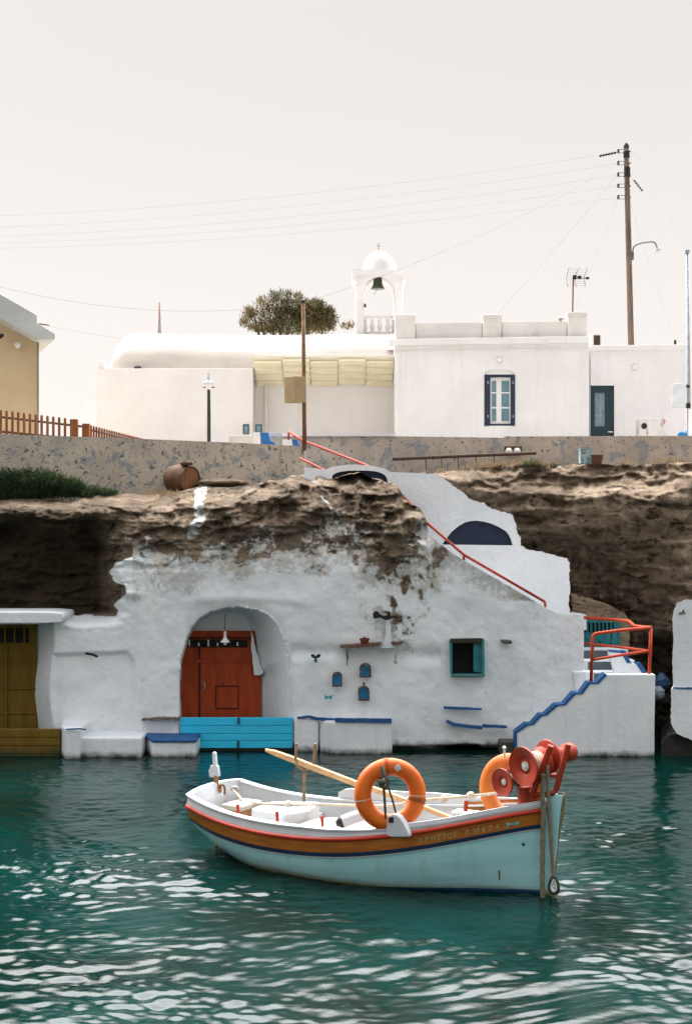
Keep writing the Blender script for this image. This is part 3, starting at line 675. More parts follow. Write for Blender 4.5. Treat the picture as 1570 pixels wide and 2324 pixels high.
# niche with two white lamps in that wall
MB().vbox(1144,1184,1013,1031,30.47,.06).build('lamp_recess', mat('dark_recess',(.10,.06,.04)), tw)
c1 = None
for x in (1154,1173):
    c_ = P(x,1023,30.42)
    l_ = MB().lathe([(.05,-.05),(.085,-.03),(.06,.03),(.03,.06)],c_,(0,0,1),14)
    q = l_.build('wall_lamp', WOODW, smooth=True)
    props(q, ('white wall lamp in the terrace wall recess, nearer the bell tower','white wall lamp in the terrace wall recess, nearer the paint tin')[x > 1160],'lamp','lamps in the wall recess')
# rusty pipe on stubs
pp_ = thing('rusty_pipe','long thin rusty pipe on short stubs along the terrace wall','pipe',P(1060,1050,30.2))
MB().tube([P(890,1042,30.2),P(1050,1035,30.2),P(1216,1028,30.2)],.035,8).build('pipe', mat('dark_rust',(.05,.03,.02),(.08,.05,.035),9), pp_)
for x in (965,1001,1038,1079,1120): MB().tube([P(x,1037-(x-900)*.03,30.22),P(x+2,1064,30.22)],.012,6).build('stub', mat('stub_rust',(.12,.085,.07)) if x == 965 else bpy.data.materials['stub_rust'], pp_)
# tin, pot
c_ = P(1328,1053,28.4)
tn_ = thing('paint_tin','square tin with flaking blue and white paint against the terrace wall','tin',c_)
w = .12
MB().box(c_.x-w,c_.x+w,c_.y-w,c_.y+w,c_.z,c_.z+.29).build('body', mat('flaked_tin',(.36,.44,.44),(.10,.24,.30),7,.6,.2,c4=(.2,.12,.07),t4=(.56,.62),s4=9), tn_, bevel=.012)
MB().box(c_.x-w-.006,c_.x+w+.006,c_.y-w-.006,c_.y+w+.006,c_.z+.29,c_.z+.305).build('rim', mat('tin_rim',(.3,.36,.36)), tn_)
MB().tube(smooth_path([c_+Vector((-.07,0,.3)),c_+Vector((-.04,0,.33)),c_+Vector((.04,0,.33)),c_+Vector((.07,0,.3))]),.008,6).build('handle', BLACKM, tn_)
c_ = P(1354,1054,28.3)
o = MB().lathe([(.085,0),(.11,.10),(.115,.16),(.125,.165),(.125,.19),(.10,.19),(.095,.12)],c_,n=20).build('plant_pot', mat('brown_pot',(.13,.06,.035),(.07,.035,.025),6), smooth=2); props(o,'round brown pot beside the flaking tin','pot')
# barrel lying on the rock
c_ = P(411,1087,27.0); ax = Vector((.74,-.60,-.06)).normalized()
bl = thing('barrel','rusty barrel lying on its side against the terrace wall','barrel',c_)
RUSTB = mat('barrel_rust', (.13,.065,.032), (.075,.036,.018), 5, .8, .5, 50, .006, c4=(.05,.025,.015), t4=(.58,.7), s4=14)
MB().lathe([(.02,-.24),(.235,-.235),(.25,-.22),(.268,-.1),(.272,0),(.275,.02),(.275,.04),(.268,.06),(.265,.14),(.25,.235),(.257,.24),(.257,.262),(.24,.262),(.235,.235),(.02,.232)],c_,ax,36).build('body', RUSTB, bl, smooth=2)
MB().lathe([(.232,.238),(.232,.246),(.01,.248)],c_,ax,36).build('lid', mat('rusty_lid',(.20,.085,.035),(.12,.05,.022),4,.8,.5,40,.006,stretch=(6,1,1),c4=(.07,.03,.02),t4=(.6,.68),s4=10), bl, smooth=2)
MB().box(c_.x+.02,c_.x+.24,c_.y-.24,c_.y-.06,c_.z+.255,c_.z+.315).build('filler_cap', mat('dark_rust_cap',(.12,.045,.02),(.07,.03,.015),9), bl, bevel=.015)
# mortar lump and rubble behind barrel
o = lump_mesh(P(500,1096,26.95),(.42,.2,.07),5,.4).build('loose_rock', ROCK, smooth=True); props(o,'pale flat rock slab lying to the right of the barrel','rock')
# ================================================================ plants
def leaf_mesh(blobs, n, size, seed, zsq=1.0, long=2.2):
    rs = np.random.RandomState(seed); V = []; Fs = []
    tot = sum(b[2] for b in blobs)
    for c,r,wt in blobs:
        k = int(n*wt/tot)
        d = rs.normal(size=(k,3)); d /= np.linalg.norm(d,axis=1)[:,None]
        rad = rs.uniform(.25,1,k)**.5
        p = np.array(c)+d*np.array(r)*rad[:,None]*(1+.25*rs.normal(size=(k,1))*.5)
        a = rs.normal(size=(k,3)); a[:,2] = np.abs(a[:,2])*zsq+.2; a /= np.linalg.norm(a,axis=1)[:,None]
        b = np.cross(a, rs.normal(size=(k,3))); b /= np.linalg.norm(b,axis=1)[:,None]
        s = size*rs.uniform(.5,1.4,(k,1))
        q = np.stack([p-b*s*.5, p+a*s*long*.5-b*s*.2, p+a*s*long, p+b*s*.5], 1)
        V.append(q.reshape(-1,3))
    V = np.concatenate(V); F = np.arange(len(V)).reshape(-1,4)
    return V, F
def leaves(name, V, F, m, parent=None):
    o = sheet(name, V, F, m, {}, parent, smooth=False); return o
def leafmat(name, a, b_, sc=2):
    m, nt, b = nodes(name); v = coords(nt)
    col = mix(nt, ramp(nt, noise(nt, v, sc, 4), .35, .65), a, b_)
    nt.links.new(col, b.inputs['Base Color']); b.inputs['Roughness'].default_value = .7; b.inputs['Specular IOR Level'].default_value = .2
    tr = N(nt,'ShaderNodeBsdfTranslucent'); nt.links.new(col, tr.inputs['Color'])
    mx = N(nt,'ShaderNodeMixShader'); mx.inputs[0].default_value = .3
    nt.links.new(b.outputs[0], mx.inputs[1]); nt.links.new(tr.outputs[0], mx.inputs[2])
    nt.links.new(mx.outputs[0], nt.nodes['Material Output'].inputs['Surface'])
    return m
GRN = leafmat('shrub_leaf', (.045,.075,.024), (.013,.030,.012), 4)
bl_ = []
for x,y,rx,rz,wt in ((-160,1100,90,40,3),(-60,1098,70,36,3),(10,1098,50,33,2.5),(60,1100,45,36,2.4),(110,1100,45,32,2.4),(160,1108,35,24,1.7),(205,1118,38,15,1.1),(245,1120,22,8,.5),(90,1118,110,16,2),(20,1125,100,14,1.5)):
    D = 26.35
    bl_.append((tuple(P(x,y,D)), (rx*D/FOC,.22,rz*D/FOC), wt))
V,F = leaf_mesh(bl_, 26000, .016, 4, 1.6, 4.5)
sb = thing('shrub','dense dark green shrub spilling along the foot of the plaster terrace wall','shrub',P(90,1125,26.4))
leaves('foliage', V, F, GRN, sb)
m = MB()
for k in range(16):
    x = -120+k*24; b0 = P(x,1136,26.4); m.tube([b0,b0+Vector((random.uniform(-.1,.1),0,.18)),b0+Vector((random.uniform(-.2,.2),.03,.4))],[.012,.008,.004],5)
m.build('stem', mat('shrub_stem',(.07,.05,.03)), sb)
DRY = leafmat('dry_grass', (.24,.165,.085), (.16,.12,.06), 5)
bl_ = []
for x,y,rx,wt in ((1120,1056,60,3),(1190,1050,50,2),(1060,1064,40,1.5),(1245,1054,30,1),(1520,1048,50,2),(1440,1052,40,.8),(1000,1070,20,.6),(350,1118,26,1),(390,1120,26,1)):
    D = 27.3 if x > 600 else 26.2
    bl_.append((tuple(P(x,y,D)), (rx*D/FOC,.25,.05), wt))
V,F = leaf_mesh(bl_, 2600, .010, 9, 2.2, 6)
o = leaves('dry_grass', V, F, DRY); props(o,'dry ochre grass tufts along the top of the cliff','dry grass',kind='stuff')
bl_ = [(tuple(P(x,y,27.3)),(rx*27/FOC,.15,.05),1) for x,y,rx in ((1212,1050,14),(1255,1058,10),(1196,1054,12))]
V,F = leaf_mesh(bl_, 500, .012, 19, 1.8, 5)
o = leaves('green_weed', V, F, GRN); props(o,'small green weeds among the dry grass at the cliff top','weeds',kind='stuff')
# tree behind the church
TRG = leafmat('tamarisk_leaf', (.16,.115,.042), (.052,.052,.021), .8)
D = 54; bl_ = []
for x,y,rx,ry,wt in ((655,725,36,26,3.2),(705,720,42,34,7),(737,728,30,30,3.4),(672,700,35,26,3),(628,697,26,24,1.0),(612,715,28,26,1.1),(588,722,26,22,.7),(598,688,22,18,.4),(566,712,22,14,.32),(642,676,20,18,.4),(560,732,14,18,.2),(655,668,10,12,.15),(745,706,14,10,.5),(715,695,25,15,1.4),(600,745,40,14,1.4),(660,745,80,18,4),(785,742,14,10,.2),(800,738,10,10,.1)):
    bl_.append((tuple(P(x,y,D)), (rx*D/FOC,rx*D/FOC*.8,ry*D/FOC), wt))
for k in range(26):
    an = random.uniform(0,PI); x = 660+random.uniform(88,112)*math.cos(an)*(1.05 if math.cos(an) < 0 else .82); y = 742-random.uniform(55,84)*math.sin(an)
    bl_.append((tuple(P(x,y,D+random.uniform(-.8,.8))),(random.uniform(5,10)*D/FOC,.25,random.uniform(5,13)*D/FOC),.10))
V,F = leaf_mesh(bl_, 14000, .034, 21, 1.9, 4.6)
tr_ = thing('tamarisk_tree','bushy olive brown tree rising behind the church vault','tree',P(670,1100,D))
leaves('crown', V, F, TRG, tr_)
m = MB(); g0 = P(675,1090,D); g0.z = 4.8
for x,y in ((650,720),(700,722),(735,730),(612,712),(590,720),(575,713),(628,690)):
    e = P(x,y,D); f = g0.lerp(e,.45)+Vector((0,0,.3)); m.tube(smooth_path([g0,f,e],6),[.22-.2*i/12 for i in range(13)],7)
m.build('trunk', mat('tree_bark',(.10,.075,.05),(.06,.045,.03),6), tr_)

# ================================================================ church
ch = thing('church','long low white church with a barrel vault and canopied porch','church',(XW(500,41),41,4.9))
D = 41; zt = ZW(836,D)
pr_x0, pr_x1 = XW(574,D), XW(893,D)
m = MB()
m.box(XW(218,D), pr_x0, D, D+6.4, 4.85, zt)
m.box(pr_x0, XW(900,D)+1, D+.95, D+6.39, 4.85, zt-.01)
m.box(pr_x0, XW(900,D)+1, D-.42, D+.3, ZW(812,D-.4)+.05, ZW(806,D-.4))
m.build('wall', CHURCHW, ch, bevel=.04)
# barrel vault with a rounded end
m = MB(); vs = []; nr = 26; xs = np.concatenate([XW(231,D)+.62*(1-np.cos(np.linspace(0,PI/2,10))), np.linspace(XW(231,D)+.9, XW(905,D)+.8, 24)])
RY, RZ = 2.75, ZW(757,D+2.4)-zt+.02
for i,x in enumerate(xs):
    t = min(1,(x-xs[0])/.62); k = math.sqrt(max(0,1-(1-t)**2))*.98+.02
    sag = .04*math.sin(x*.6)
    for j in range(nr+1):
        th = PI*j/nr
        z_ = zt-.1+(RZ+sag+.1)*k*max(0,math.sin(th))**.8
        vs.append((x, D+.35+RY-RY*(.72+.28*k)*math.cos(th), max(z_, ZW(812,D-.4)+.06) if x > pr_x0 else z_))
fs = [(i*(nr+1)+j, i*(nr+1)+j+1, (i+1)*(nr+1)+j+1, (i+1)*(nr+1)+j) for i in range(len(xs)-1) for j in range(nr)]
fs += [tuple(range(nr+1)), tuple((len(xs)-1)*(nr+1)+j for j in range(nr,-1,-1))]
m.add(vs,fs).build('vault', mat('vault_plaster', (.56,.51,.46), (.47,.42,.38), .8, .9, .5, 6, .03, spec=.1, c4=(.5,.45,.4), t4=(.6,.78), s4=2.2, stretch=(.7,1,1.6)), ch, smooth=2)
MB().vbox(222,238,820,836,D+.05,.5).build('water_spout', CHURCHW, ch, bevel=.02)
# porch canopy: staggered boards on beams, running back to the church wall
m = MB(); zf = ZW(812,D)
rows = 4; y0, y1 = D-.40, D+.93; zf = ZW(813,y0); z1_ = ZW(872,D+.93)
def zc(y): return zf+(z1_-zf)*(y-y0)/(y1-y0)
for r_ in range(rows):
    a = y0+(y1-y0)*(r_+.06)/rows; b = a+(y1-y0)/rows*.62
    for c_ in range(5):
        x0 = pr_x0+.05+(pr_x1-pr_x0-.05)*c_/5+.015; x1 = pr_x0+.05+(pr_x1-pr_x0-.05)*(c_+1)/5-.015
        a_,b_ = (a,b) if c_ % 2 else (a+.10,b+.10)
        m.add([(x0,a_,zc(a_)-.07),(x1,a_,zc(a_)-.07),(x1,b_,zc(b_)-.07),(x0,b_,zc(b_)-.07),(x0,a_,zc(a_)),(x1,a_,zc(a_)),(x1,b_,zc(b_)),(x0,b_,zc(b_))],
              [(0,3,2,1),(4,5,6,7),(0,1,5,4),(1,2,6,5),(2,3,7,6),(3,0,4,7)])
m.each('canopy_board', SOFFIT, ch)
CE = mat('pale_ceiling',(.80,.76,.62),(.76,.71,.56),2)
MB().add([(pr_x0+.01,y0,zf+.03),(pr_x1,y0,zf+.03),(pr_x1,y1,z1_+.03),(pr_x0+.01,y1,z1_+.03),(pr_x0+.01,y0,zf+.10),(pr_x1,y0,zf+.10),(pr_x1,y1,z1_+.10),(pr_x0+.01,y1,z1_+.10)],
         [(0,3,2,1),(4,5,6,7),(0,1,5,4),(1,2,6,5),(2,3,7,6),(3,0,4,7)]).build('canopy_ceiling', CE, ch)
MB().box(XW(602,D+.8),XW(607,D+.8),D+.78,D+.86,4.86,zc(D+.8)-.08).build('post', mat('cream_post',(.76,.72,.58)), ch)
for x0,x1 in ((551.5,565),(580,594.5)):
    f = MB().prism([(x0,985),(x0,963),(x1,963),(x1,985)],D-.03,.06,[[(x0+2,984),(x0+2,965.5),(x1-2,965.5),(x1-2,984)]]).build('window', NAVY, ch)
    MB().vbox(x0+1.5,x1-1.5,965,984.5,D-.008,.004).build('pane', GLASSB, f)
c_ = P(312,834,D)
o = lump_mesh(c_+Vector((0,.12,.02)),(.10,.08,.05),6).build('fallen_stone', mat('dark_stone_bit',(.08,.075,.07)), smooth=True); props(o,'small dark stone lying on the church roof ledge','stone')
MB().prism(densify([(178,1000),(178,915),(196,908),(215,905),(222,905),(222,1000)],12,1),46,2).build('side_wall', CHURCHW, ch)
# slim lattice mast beyond the vault
D = 62
ms = thing('mast','slim tapering grey mast beyond the church vault','mast',(XW(362.5,D),D,4.9))
MB().tube([(XW(362.5,D),D,4.9),P(362.5,760,D),P(362.5,720,D)],[.09,.085,.05],8).build('tower', mat('mast_grey',(.30,.27,.28)), ms)
MB().tube([P(362.5,722,D),P(362,686,D)],[.045,.02],6).build('tip', mat('mast_rust',(.36,.16,.12)), ms)
# ================================================================ bell tower
bt = thing('bell_tower','white open arched bell tower with an egg shaped dome','bell tower',(XW(860,43.2),43.2,4.9))
D = 43.2; dp = 1.2
arch = [(826,870),(826,666)]+[(860.5-34.5*math.cos(R(a)),666-38*math.sin(R(a))) for a in range(10,180,10)]+[(895,666),(895,870)]
MB().prism([(806,900),(806,613),(914,613),(914,900)],D,dp,[arch]).build('arch_wall', CHURCHW, bt, bevel=.03)
m = MB(); m.prism([(799,638),(799,611),(919,611),(919,638),(912,638),(912,624),(808,624),(808,638)],D-.06,dp+.12); m.build('cornice', CHURCHW, bt)
cx_,cy_ = XW(862,D), D+dp/2
prof = [(.52,0),(.515,.08)]
for k in range(1,15):
    t = k/14; prof.append((.52*max(0,1-t**1.9)**.62 if t < 1 else .01, .08+.60*t))
MB().lathe(prof,(cx_,cy_,ZW(611,D)-.002),n=40).build('dome', CHURCHW, bt, smooth=2)
MB().tube([(cx_-.03,cy_,ZW(566,D)),(cx_-.03,cy_,ZW(543,D))],.014,6).tube([(cx_-.10,cy_,ZW(550,D)),(cx_+.04,cy_,ZW(550,D))],.010,6).build('cross', mat('rusty_cross',(.30,.22,.15)), bt)
m = MB(); m.vbox(826,896,716,721,D+.2,.14); m.vbox(826,896,752,760,D+.2,.14); m.build('balustrade_rail', CHURCHW, bt)
for x in (829,845,862,880,893):
    c_ = (XW(x,D),D+.27,ZW(753,D))
    MB().lathe([(.06,0),(.06,.04),(.05,.06),(.075,.13),(.08,.19),(.05,.28),(.042,.34),(.06,.37),(.06,.41)],c_,n=12).build('baluster', CHURCHW, bt, smooth=2)
bell = thing('bell','dark bronze bell hanging in the tower arch','bell',P(857,655,D+.14))
cb = P(857,656,D+.14)
MB().lathe([(.205,0),(.21,.015),(.185,.05),(.15,.11),(.135,.20),(.13,.30),(.12,.335),(.09,.345),(.01,.35)],cb,n=28).build('body', BRONZE, bell, smooth=2)
MB().tube([cb+Vector((0,0,.34)),cb+Vector((0,0,.42))],.03,8).build('hanger', BLACKM, bell)
MB().tube([cb+Vector((0,0,.1)),cb+Vector((-.04,-.05,-.05)),cb+Vector((-.12,-.12,-.20))],.008,5).build('clapper_rope', WIREM, bell)
o = MB().lathe([(.05,0),(.035,.05),(.028,.10),(.005,.11)],P(828,697,D-.1),n=12).build('small_bell', BRONZE, smooth=2); props(o,'tiny dark bell fixed on the left pillar of the tower','bell')
# ================================================================ cube house
CUBEW = WHITE2
hs = thing('cube_house','white cube house with stepped roof parapet and navy shuttered window','house',(XW(1115,40.5),40.5,4.9))
D = 40.5
wo = [(1099.5,966),(1099.5,850),(1104,844),(1117,840),(1133,839),(1150,840),(1162,844),(1167.5,850),(1167.5,966)]
MB().prism([(895,1060),(895,770),(1336.5,764),(1336.5,1060)],D,5.0,[wo]).build('wall', CUBEW, hs, bevel=.03)
MB().prism([(882,784),(882,769.5),(1337.5,762.5),(1337.5,778)],D-.18,5.3).build('cornice', CUBEW, hs, bevel=.02)
MB().prism([(895,800),(895,796),(1336,790),(1336,794)],D-.02,.05).build('moulding', CUBEW, hs)
MB().prism([(908,1000),(906,800),(909,800),(911,1000)],D-.012,.03).build('moulding', CUBEW, hs)
PARW = mat('parapet_render', (.70,.67,.63), (.60,.58,.55), 1, .9, .3, 14, .02, spec=.1, c4=(.52,.49,.45), t4=(.62,.76), s4=2)
MB().prism([(943,770),(943,733),(1094,731),(1094,768)],D+.1,.25).prism([(1138,768),(1138,730.5),(1286,729),(1286,765)],D+.1,.25).build('parapet', PARW, hs, bevel=.015)
for x0,x1,y0 in ((895,943.5,713),(1094,1138.8,713),(1286.5,1332.5,708)):
    p_ = MB().vbox(x0+1.5,x1-1.5,y0+8,770,D-.02,.55).build('parapet_pier', PARW, hs, bevel=.015)
    MB().vbox(x0,x1,y0,y0+9.5,D-.045,.6).build('cap', PARW, p_, bevel=.02)
wn = MB().prism([(1112,964),(1112,856),(1158.6,856),(1158.6,964)],D+.12,.05,[[(1115,902-12),(1115,864),(1125.5,864),(1125.5,890)],[(1137,890),(1137,864),(1155,864),(1155,890)],[(1115,923.5),(1115,893),(1125.5,893),(1125.5,923.5)],[(1137,923.5),(1137,893),(1155,893),(1155,923.5)],[(1115,956),(1115,927),(1125.5,927),(1125.5,956)],[(1137,956),(1137,927),(1155,927),(1155,956)]]).build('window', WOODW, hs)
MB().vbox(1113,1157,860,960,D+.16,.01).build('pane', GLASSB, wn)
MB().prism([(1100,966),(1100,850.5),(1167,850.5),(1167,966)],D+.03,.14,[[(1112,962),(1112,856),(1158.6,856),(1158.6,962)]]).build('frame', NAVY, wn)
MB().prism([(1099.8,967),(1099.8,851),(1110.5,854.5),(1110.5,964)],D-.03,.05).build('shutter', NAVY, wn, bevel=.005)
MB().prism([(1159.5,964),(1159.5,854.5),(1167.3,851),(1167.3,967)],D-.03,.05).build('shutter', NAVY, wn, bevel=.005)
m = MB()
for x in (1107,1163.5):
    for y in (868,945): m.vbox(x-1.5,x+1.5,y-3,y+3,D-.045,.02)
m.each('hinge', GALV, wn)
MB().prism([(1099.8,850),(1104,844.2),(1117,840.2),(1133,839.2),(1150,840.2),(1162,844.2),(1167.2,850)],D+.05,.1).build('arch_lintel', CUBEW, hs)
def globe_lamp(x,y,D,par):
    c_ = P(x,y,D)
    q = MB().lathe([(.05,-.02),(.095,.0),(.10,.04),(.07,.10),(.01,.12)],c_,(0,-1,0),20).build('wall_lamp', LAMPG, par, smooth=2)
globe_lamp(1132,817,D,hs)
c_ = P(1271,729,D+.3)
o = MB().lathe([(.05,0),(.05,.05),(.12,.06),(.12,.085),(.02,.12)],c_,n=14).build('roof_vent', mat('vent_cap',(.5,.42,.34)), hs, smooth=2)
# annex
an = thing('annex_house','lower white flat roofed annex with a dark teal glazed door','house',(XW(1446,41),41,4.9))
D = 41.0
MB().prism([(1338,1060),(1338,784),(1556,782),(1556,1060)],D,5,[[(1338.8,1050),(1338.8,875),(1393,875),(1393,1050)]]).build('wall', CUBEW, an, bevel=.02)
MB().prism([(1338.5,796),(1338.5,784),(1557.5,781.5),(1557.5,794)],D-.05,5.1).build('cornice', CUBEW, an, bevel=.01)
DT = mat('dark_teal_door', (.012,.03,.04), (.018,.04,.05), 4, .5, .2)
dd = MB().prism([(1338,1010),(1338,874),(1393,873.5),(1393,1010)],D+.04,.08,[[(1348.5,968),(1348.5,891),(1372.5,891),(1372.5,968)]]).build('door', DT, an)
MB().vbox(1348,1373,890,969,D+.10,.01).build('pane', mat('lace_curtain',(.16,.24,.29),(.24,.33,.38),14,.3,0), dd)
m = MB()
for y in (917,943): m.vbox(1348,1373,y-.7,y+.7,D+.085,.012)
m.vbox(1359.6,1360.8,891,968,D+.083,.012); m.build('glazing_bar', mat('pale_bar',(.3,.4,.44)), dd)
MB().vbox(1379,1390,979,981,D-.02,.04).build('handle', WOODW, dd)
globe_lamp(1439,834,D,an)
o = MB().vbox(1341,1364.5,757,785,D+.5,.6).build('roof_box', mat('white_metal_box',(.62,.60,.57),(.52,.48,.44),3), an, bevel=.01)
MB().vbox(1346.5,1361,761,783,D+.49,.02).build('vent_opening', mat('dark_brown_vent',(.05,.03,.018)), o)
o = MB().tube([P(1531,783,D+.3),P(1531,772,D+.3)],.035,8).build('roof_insulator', BLACKM, an)
# rusty cabinet on the terrace
D = 39.2
cab = thing('metal_cabinet','rust streaked white metal cabinet with a round hole on the terrace','cabinet',(XW(1482,D),D,4.9))
a0,a1_,a2_ = P(1451,949,D+.15), P(1472,948.5,D), P(1514,949,D+.1)
zb = 4.8
pts = [(a0.x,a0.y),(a1_.x,a1_.y),(a2_.x,a2_.y),(a2_.x-.05,a2_.y+.55),(a0.x,a0.y+.5)]
MB().plan(pts, zb, a1_.z).build('body', mat('rusted_white_metal',(.66,.63,.60),(.58,.55,.52),3,.6,.2,c4=(.30,.12,.06),t4=(.58,.68),s4=2.4,stretch=(1.6,1.6,.6)), cab, bevel=.012)
dv = (a1_-a0); dv.z = 0; dv.normalize(); nn = Vector((dv.y,-dv.x,0))
c_ = a0.lerp(a1_,.48); c_.z = ZW(966.5,D)
MB().lathe([(.085,-.01),(.085,.012),(.07,.012),(.07,.004),(.001,.004)],c_,nn,20).build('round_opening', BLACKM, cab)
o = lump_mesh(P(1553,986,38.6),(.17,.12,.09),12).build('blue_sheet', mat('bright_blue_sheet',(.05,.25,.50),(.03,.17,.38),6,.5,.2), smooth=True); props(o,'blue plastic sheet bundled on the wall by the right pole','sheet')
# ================================================================ poles
D = 44.5
up_ = thing('utility_pole','tall dark wooden utility pole with stacked insulators behind the annex','pole',(XW(1433,D),D,4.9))
MB().tube([(XW(1433,D),D,4.9),P(1431,783,D),P(1425.5,560,D),P(1421.5,400,D),P(1420.3,334,D)],[.105,.098,.092,.085,.082],14).build('shaft', POLEW, up_, smooth=True)
MB().lathe([(.09,0),(.085,.08),(.03,.16),(.002,.18)],P(1420.3,336,D),n=14).build('cap', mat('bitumen_cap',(.02,.03,.035)), up_, smooth=2)
m = MB(); m.tube([P(1420.5,344,D),P(1420.9,358,D)],.1,14); m.tube([P(1422,380,D),P(1422.3,402,D)],.1,14); m.build('band', BLACKM, up_)
for y in (343,370,396,421.5,447.5):
    br = MB().tube([P(1420,y-4,D),P(1402,y-4,D),P(1402,y+4,D),P(1421,y+4,D)],.012,6).tube([P(1421,y,D),P(1430,y,D)],.03,6).build('bracket', BLACKM, up_)
    MB().lathe([(.03,-.07),(.045,-.05),(.03,0),(.045,.05),(.03,.07)],P(1402,y,D-.02),n=12).build('insulator', mat('dark_insulator',(.05,.055,.06),rough=.3,bmp=0), br, smooth=2)
pth = smooth_path([P(1434.5,582,D),P(1435.5,566,D),P(1440,558,D),P(1452,552.5,D),P(1470,549.5,D),P(1480,549,D),P(1486,552,D),P(1488.5,559,D)],5)
sl = MB().tube(pth,.022,8).tube([P(1434,590,D),P(1434.5,572,D)],.045,8).build('lamp_arm', mat('lamp_arm_grey',(.10,.11,.14)), up_)
ax = Vector((.35,0,-.9)).normalized()
MB().lathe([(.03,-.02),(.045,.03),(.055,.06),(.08,.09),(.17,.17),(.175,.18),(.1,.17)],P(1488,558,D),ax,20).build('lamp_shade', mat('lamp_enamel',(.33,.37,.37),(.25,.29,.29),6,.7,.1), sl, smooth=2)
# right steel pole with meter box
D = 38.0
rp = thing('steel_pole','grey steel pole with a white meter box at the right edge','pole',(XW(1561,D),D,4.9))
MB().tube([(XW(1563,D),D,4.9),P(1562,900,D),P(1558.5,572,D)],[.055,.05,.046],12).build('shaft', GALV, rp, smooth=True)
MB().vbox(1554,1564,566,574,D-.07,.14).build('cap', GALV, rp, bevel=.01)
a0,a1_,a2_ = P(1523.5,873,D-.1), P(1545,870,D-.25), P(1559,872,D-.05)
MB().plan([(a0.x,a0.y),(a1_.x,a1_.y),(a2_.x,a2_.y),(a2_.x-.1,a2_.y+.2),(a0.x+.05,a0.y+.25)], ZW(924,D-.2), a1_.z).build('meter_box', mat('meter_box_grey',(.60,.62,.64),(.52,.54,.56),3,.5,.1), rp, bevel=.01)
m = MB(); m.vbox(1556,1564,874,880,D-.09,.05); m.vbox(1556,1566,915,926,D-.1,.06); m.build('clamp', BLACKM, rp)
MB().tube([P(1564,928,D-.08),P(1565,1000,D-.08)],.04,8).build('conduit', WOODW, rp)
# rusty pole with wooden box at the end of the plaster wall
D = 28.05
rs_ = thing('rusty_pole','rust stained pole carrying a tan meter box at the wall end','pole',(XW(689.5,D),D,5.0))
MB().tube([P(691,1022,D),P(690,900,D),P(688,684,D)],[.042,.041,.038],12).build('shaft', RUST, rs_, smooth=True)
MB().tube([P(688,688,D),P(688,682,D)],.044,10).build('cap', BLACKM, rs_)
a0,a1_,a2_ = P(645.5,858,D-.05), P(669,853.5,D-.24), P(694,855,D-.12)
BOXT = mat('tan_box', (.42,.29,.15), (.36,.26,.15), 4, .8, .3, 40, .004, c4=(.5,.22,.07), t4=(.6,.7), s4=14)
MB().plan([(a0.x,a0.y),(a1_.x,a1_.y),(a2_.x,a2_.y),(a2_.x-.12,a2_.y+.22),(a0.x+.1,a0.y+.2)], ZW(913,D-.15), a1_.z).build('meter_box', BOXT, rs_, bevel=.008)
# lamp post
D = 31.5
lpst = thing('street_lamp','slim dark lamp post with a pointed white lantern before the church','street lamp',(XW(474.5,D),D,4.8))
MB().tube([(XW(474.5,D),D,4.8),P(474.5,950,D),P(474,884,D)],[.045,.04,.034],10).build('post', mat('dark_green_post',(.03,.04,.035)), lpst)
c_ = P(473.5,882,D)
MB().lathe([(.035,0),(.05,.02),(.09,.06),(.10,.09),(.10,.11)],c_,n=20).build('globe', LAMPG, lpst, smooth=2)
MB().lathe([(.10,.11),(.145,.12),(.14,.13),(.07,.165),(.05,.2),(.035,.26),(.02,.34),(.006,.37)],c_,n=20).build('lamp_shade', mat('grey_lantern_hat',(.45,.47,.50)), lpst, smooth=2)
m = MB(); m.tube([c_+Vector((-.13,0,.03)),c_+Vector((.14,0,.03))],.012,6); m.build('ring', BLACKM, lpst)
# antenna on the pier
D = 40.6
at_ = thing('tv_antenna','grid television antenna on a rusty mast above the parapet','antenna',P(1298.5,708,D))
MB().tube([P(1298.5,708,D),P(1300,632,D)],.022,8).build('mast', RUST, at_)
m = MB()
for k,(x0,x1) in enumerate(((1289,1284),(1311,1303),(1331,1324))):
    m.tube([P(x0+1,608,D),P(x1,630,D),P(x1+3.5,651,D)],.012,5)
for y in (609,613.5,618,622.5,627,633,638,643,648): 
    s_ = abs(y-630)*.22
    m.tube([P(1284+s_,y,D-.01),P(1325+s_,y+1,D-.01)],.005,4)
m.build('reflector', mat('antenna_wire',(.42,.36,.36)), at_)
m = MB(); m.tube([P(1298,631,D-.05),P(1334,631,D-.05)],.012,6); m.box(P(1298,0,D).x,P(1306,0,D).x,D-.12,D-.02,ZW(635,D),ZW(626,D)); m.box(P(1309,0,D).x,P(1317,0,D).x,D-.1,D-.02,ZW(634,D),ZW(627,D)); m.lathe([(.02,-.06),(.05,0),(.02,.06)],P(1332,631,D-.05),(1,0,0),8); m.build('boom', BLACKM, at_)
# ================================================================ cables
def cable(label, a, b, sag, r=.010, group=None):
    pts = []
    for k in range(25):
        t = k/24; p = a.lerp(b,t); p.z -= sag*4*t*(1-t); pts.append(p)
    o = MB().tube(pts, r*.36, 5, cap=False).build('cable', WIREM); props(o, label, 'cable', group); return o
D = 44.5
for i,(y0,y1) in enumerate(((345,484),(371,510),(397.5,530),(422,545),(448,556))):
    w_ = ('uppermost','second highest','middle','second lowest','lowest')[i]
    cable('%s of the five overhead wires running left from the wooden pole' % w_, P(1401,y0,D), P(-60,y1+8,52), .35, .009, 'overhead wires on the left of the pole')
cable('service wire from the wooden pole down to the rusty pole top', P(1399,371,D), P(690,688,28.05), .28, .008)
cable('service wire sagging from the rusty pole top to the left edge', P(687,688,28.05), P(-10,648,27), .30, .007)
cable('steep wire from the wooden pole to the middle roof pier', P(1400,398,D), P(1120,722,40.8), .05, .008)
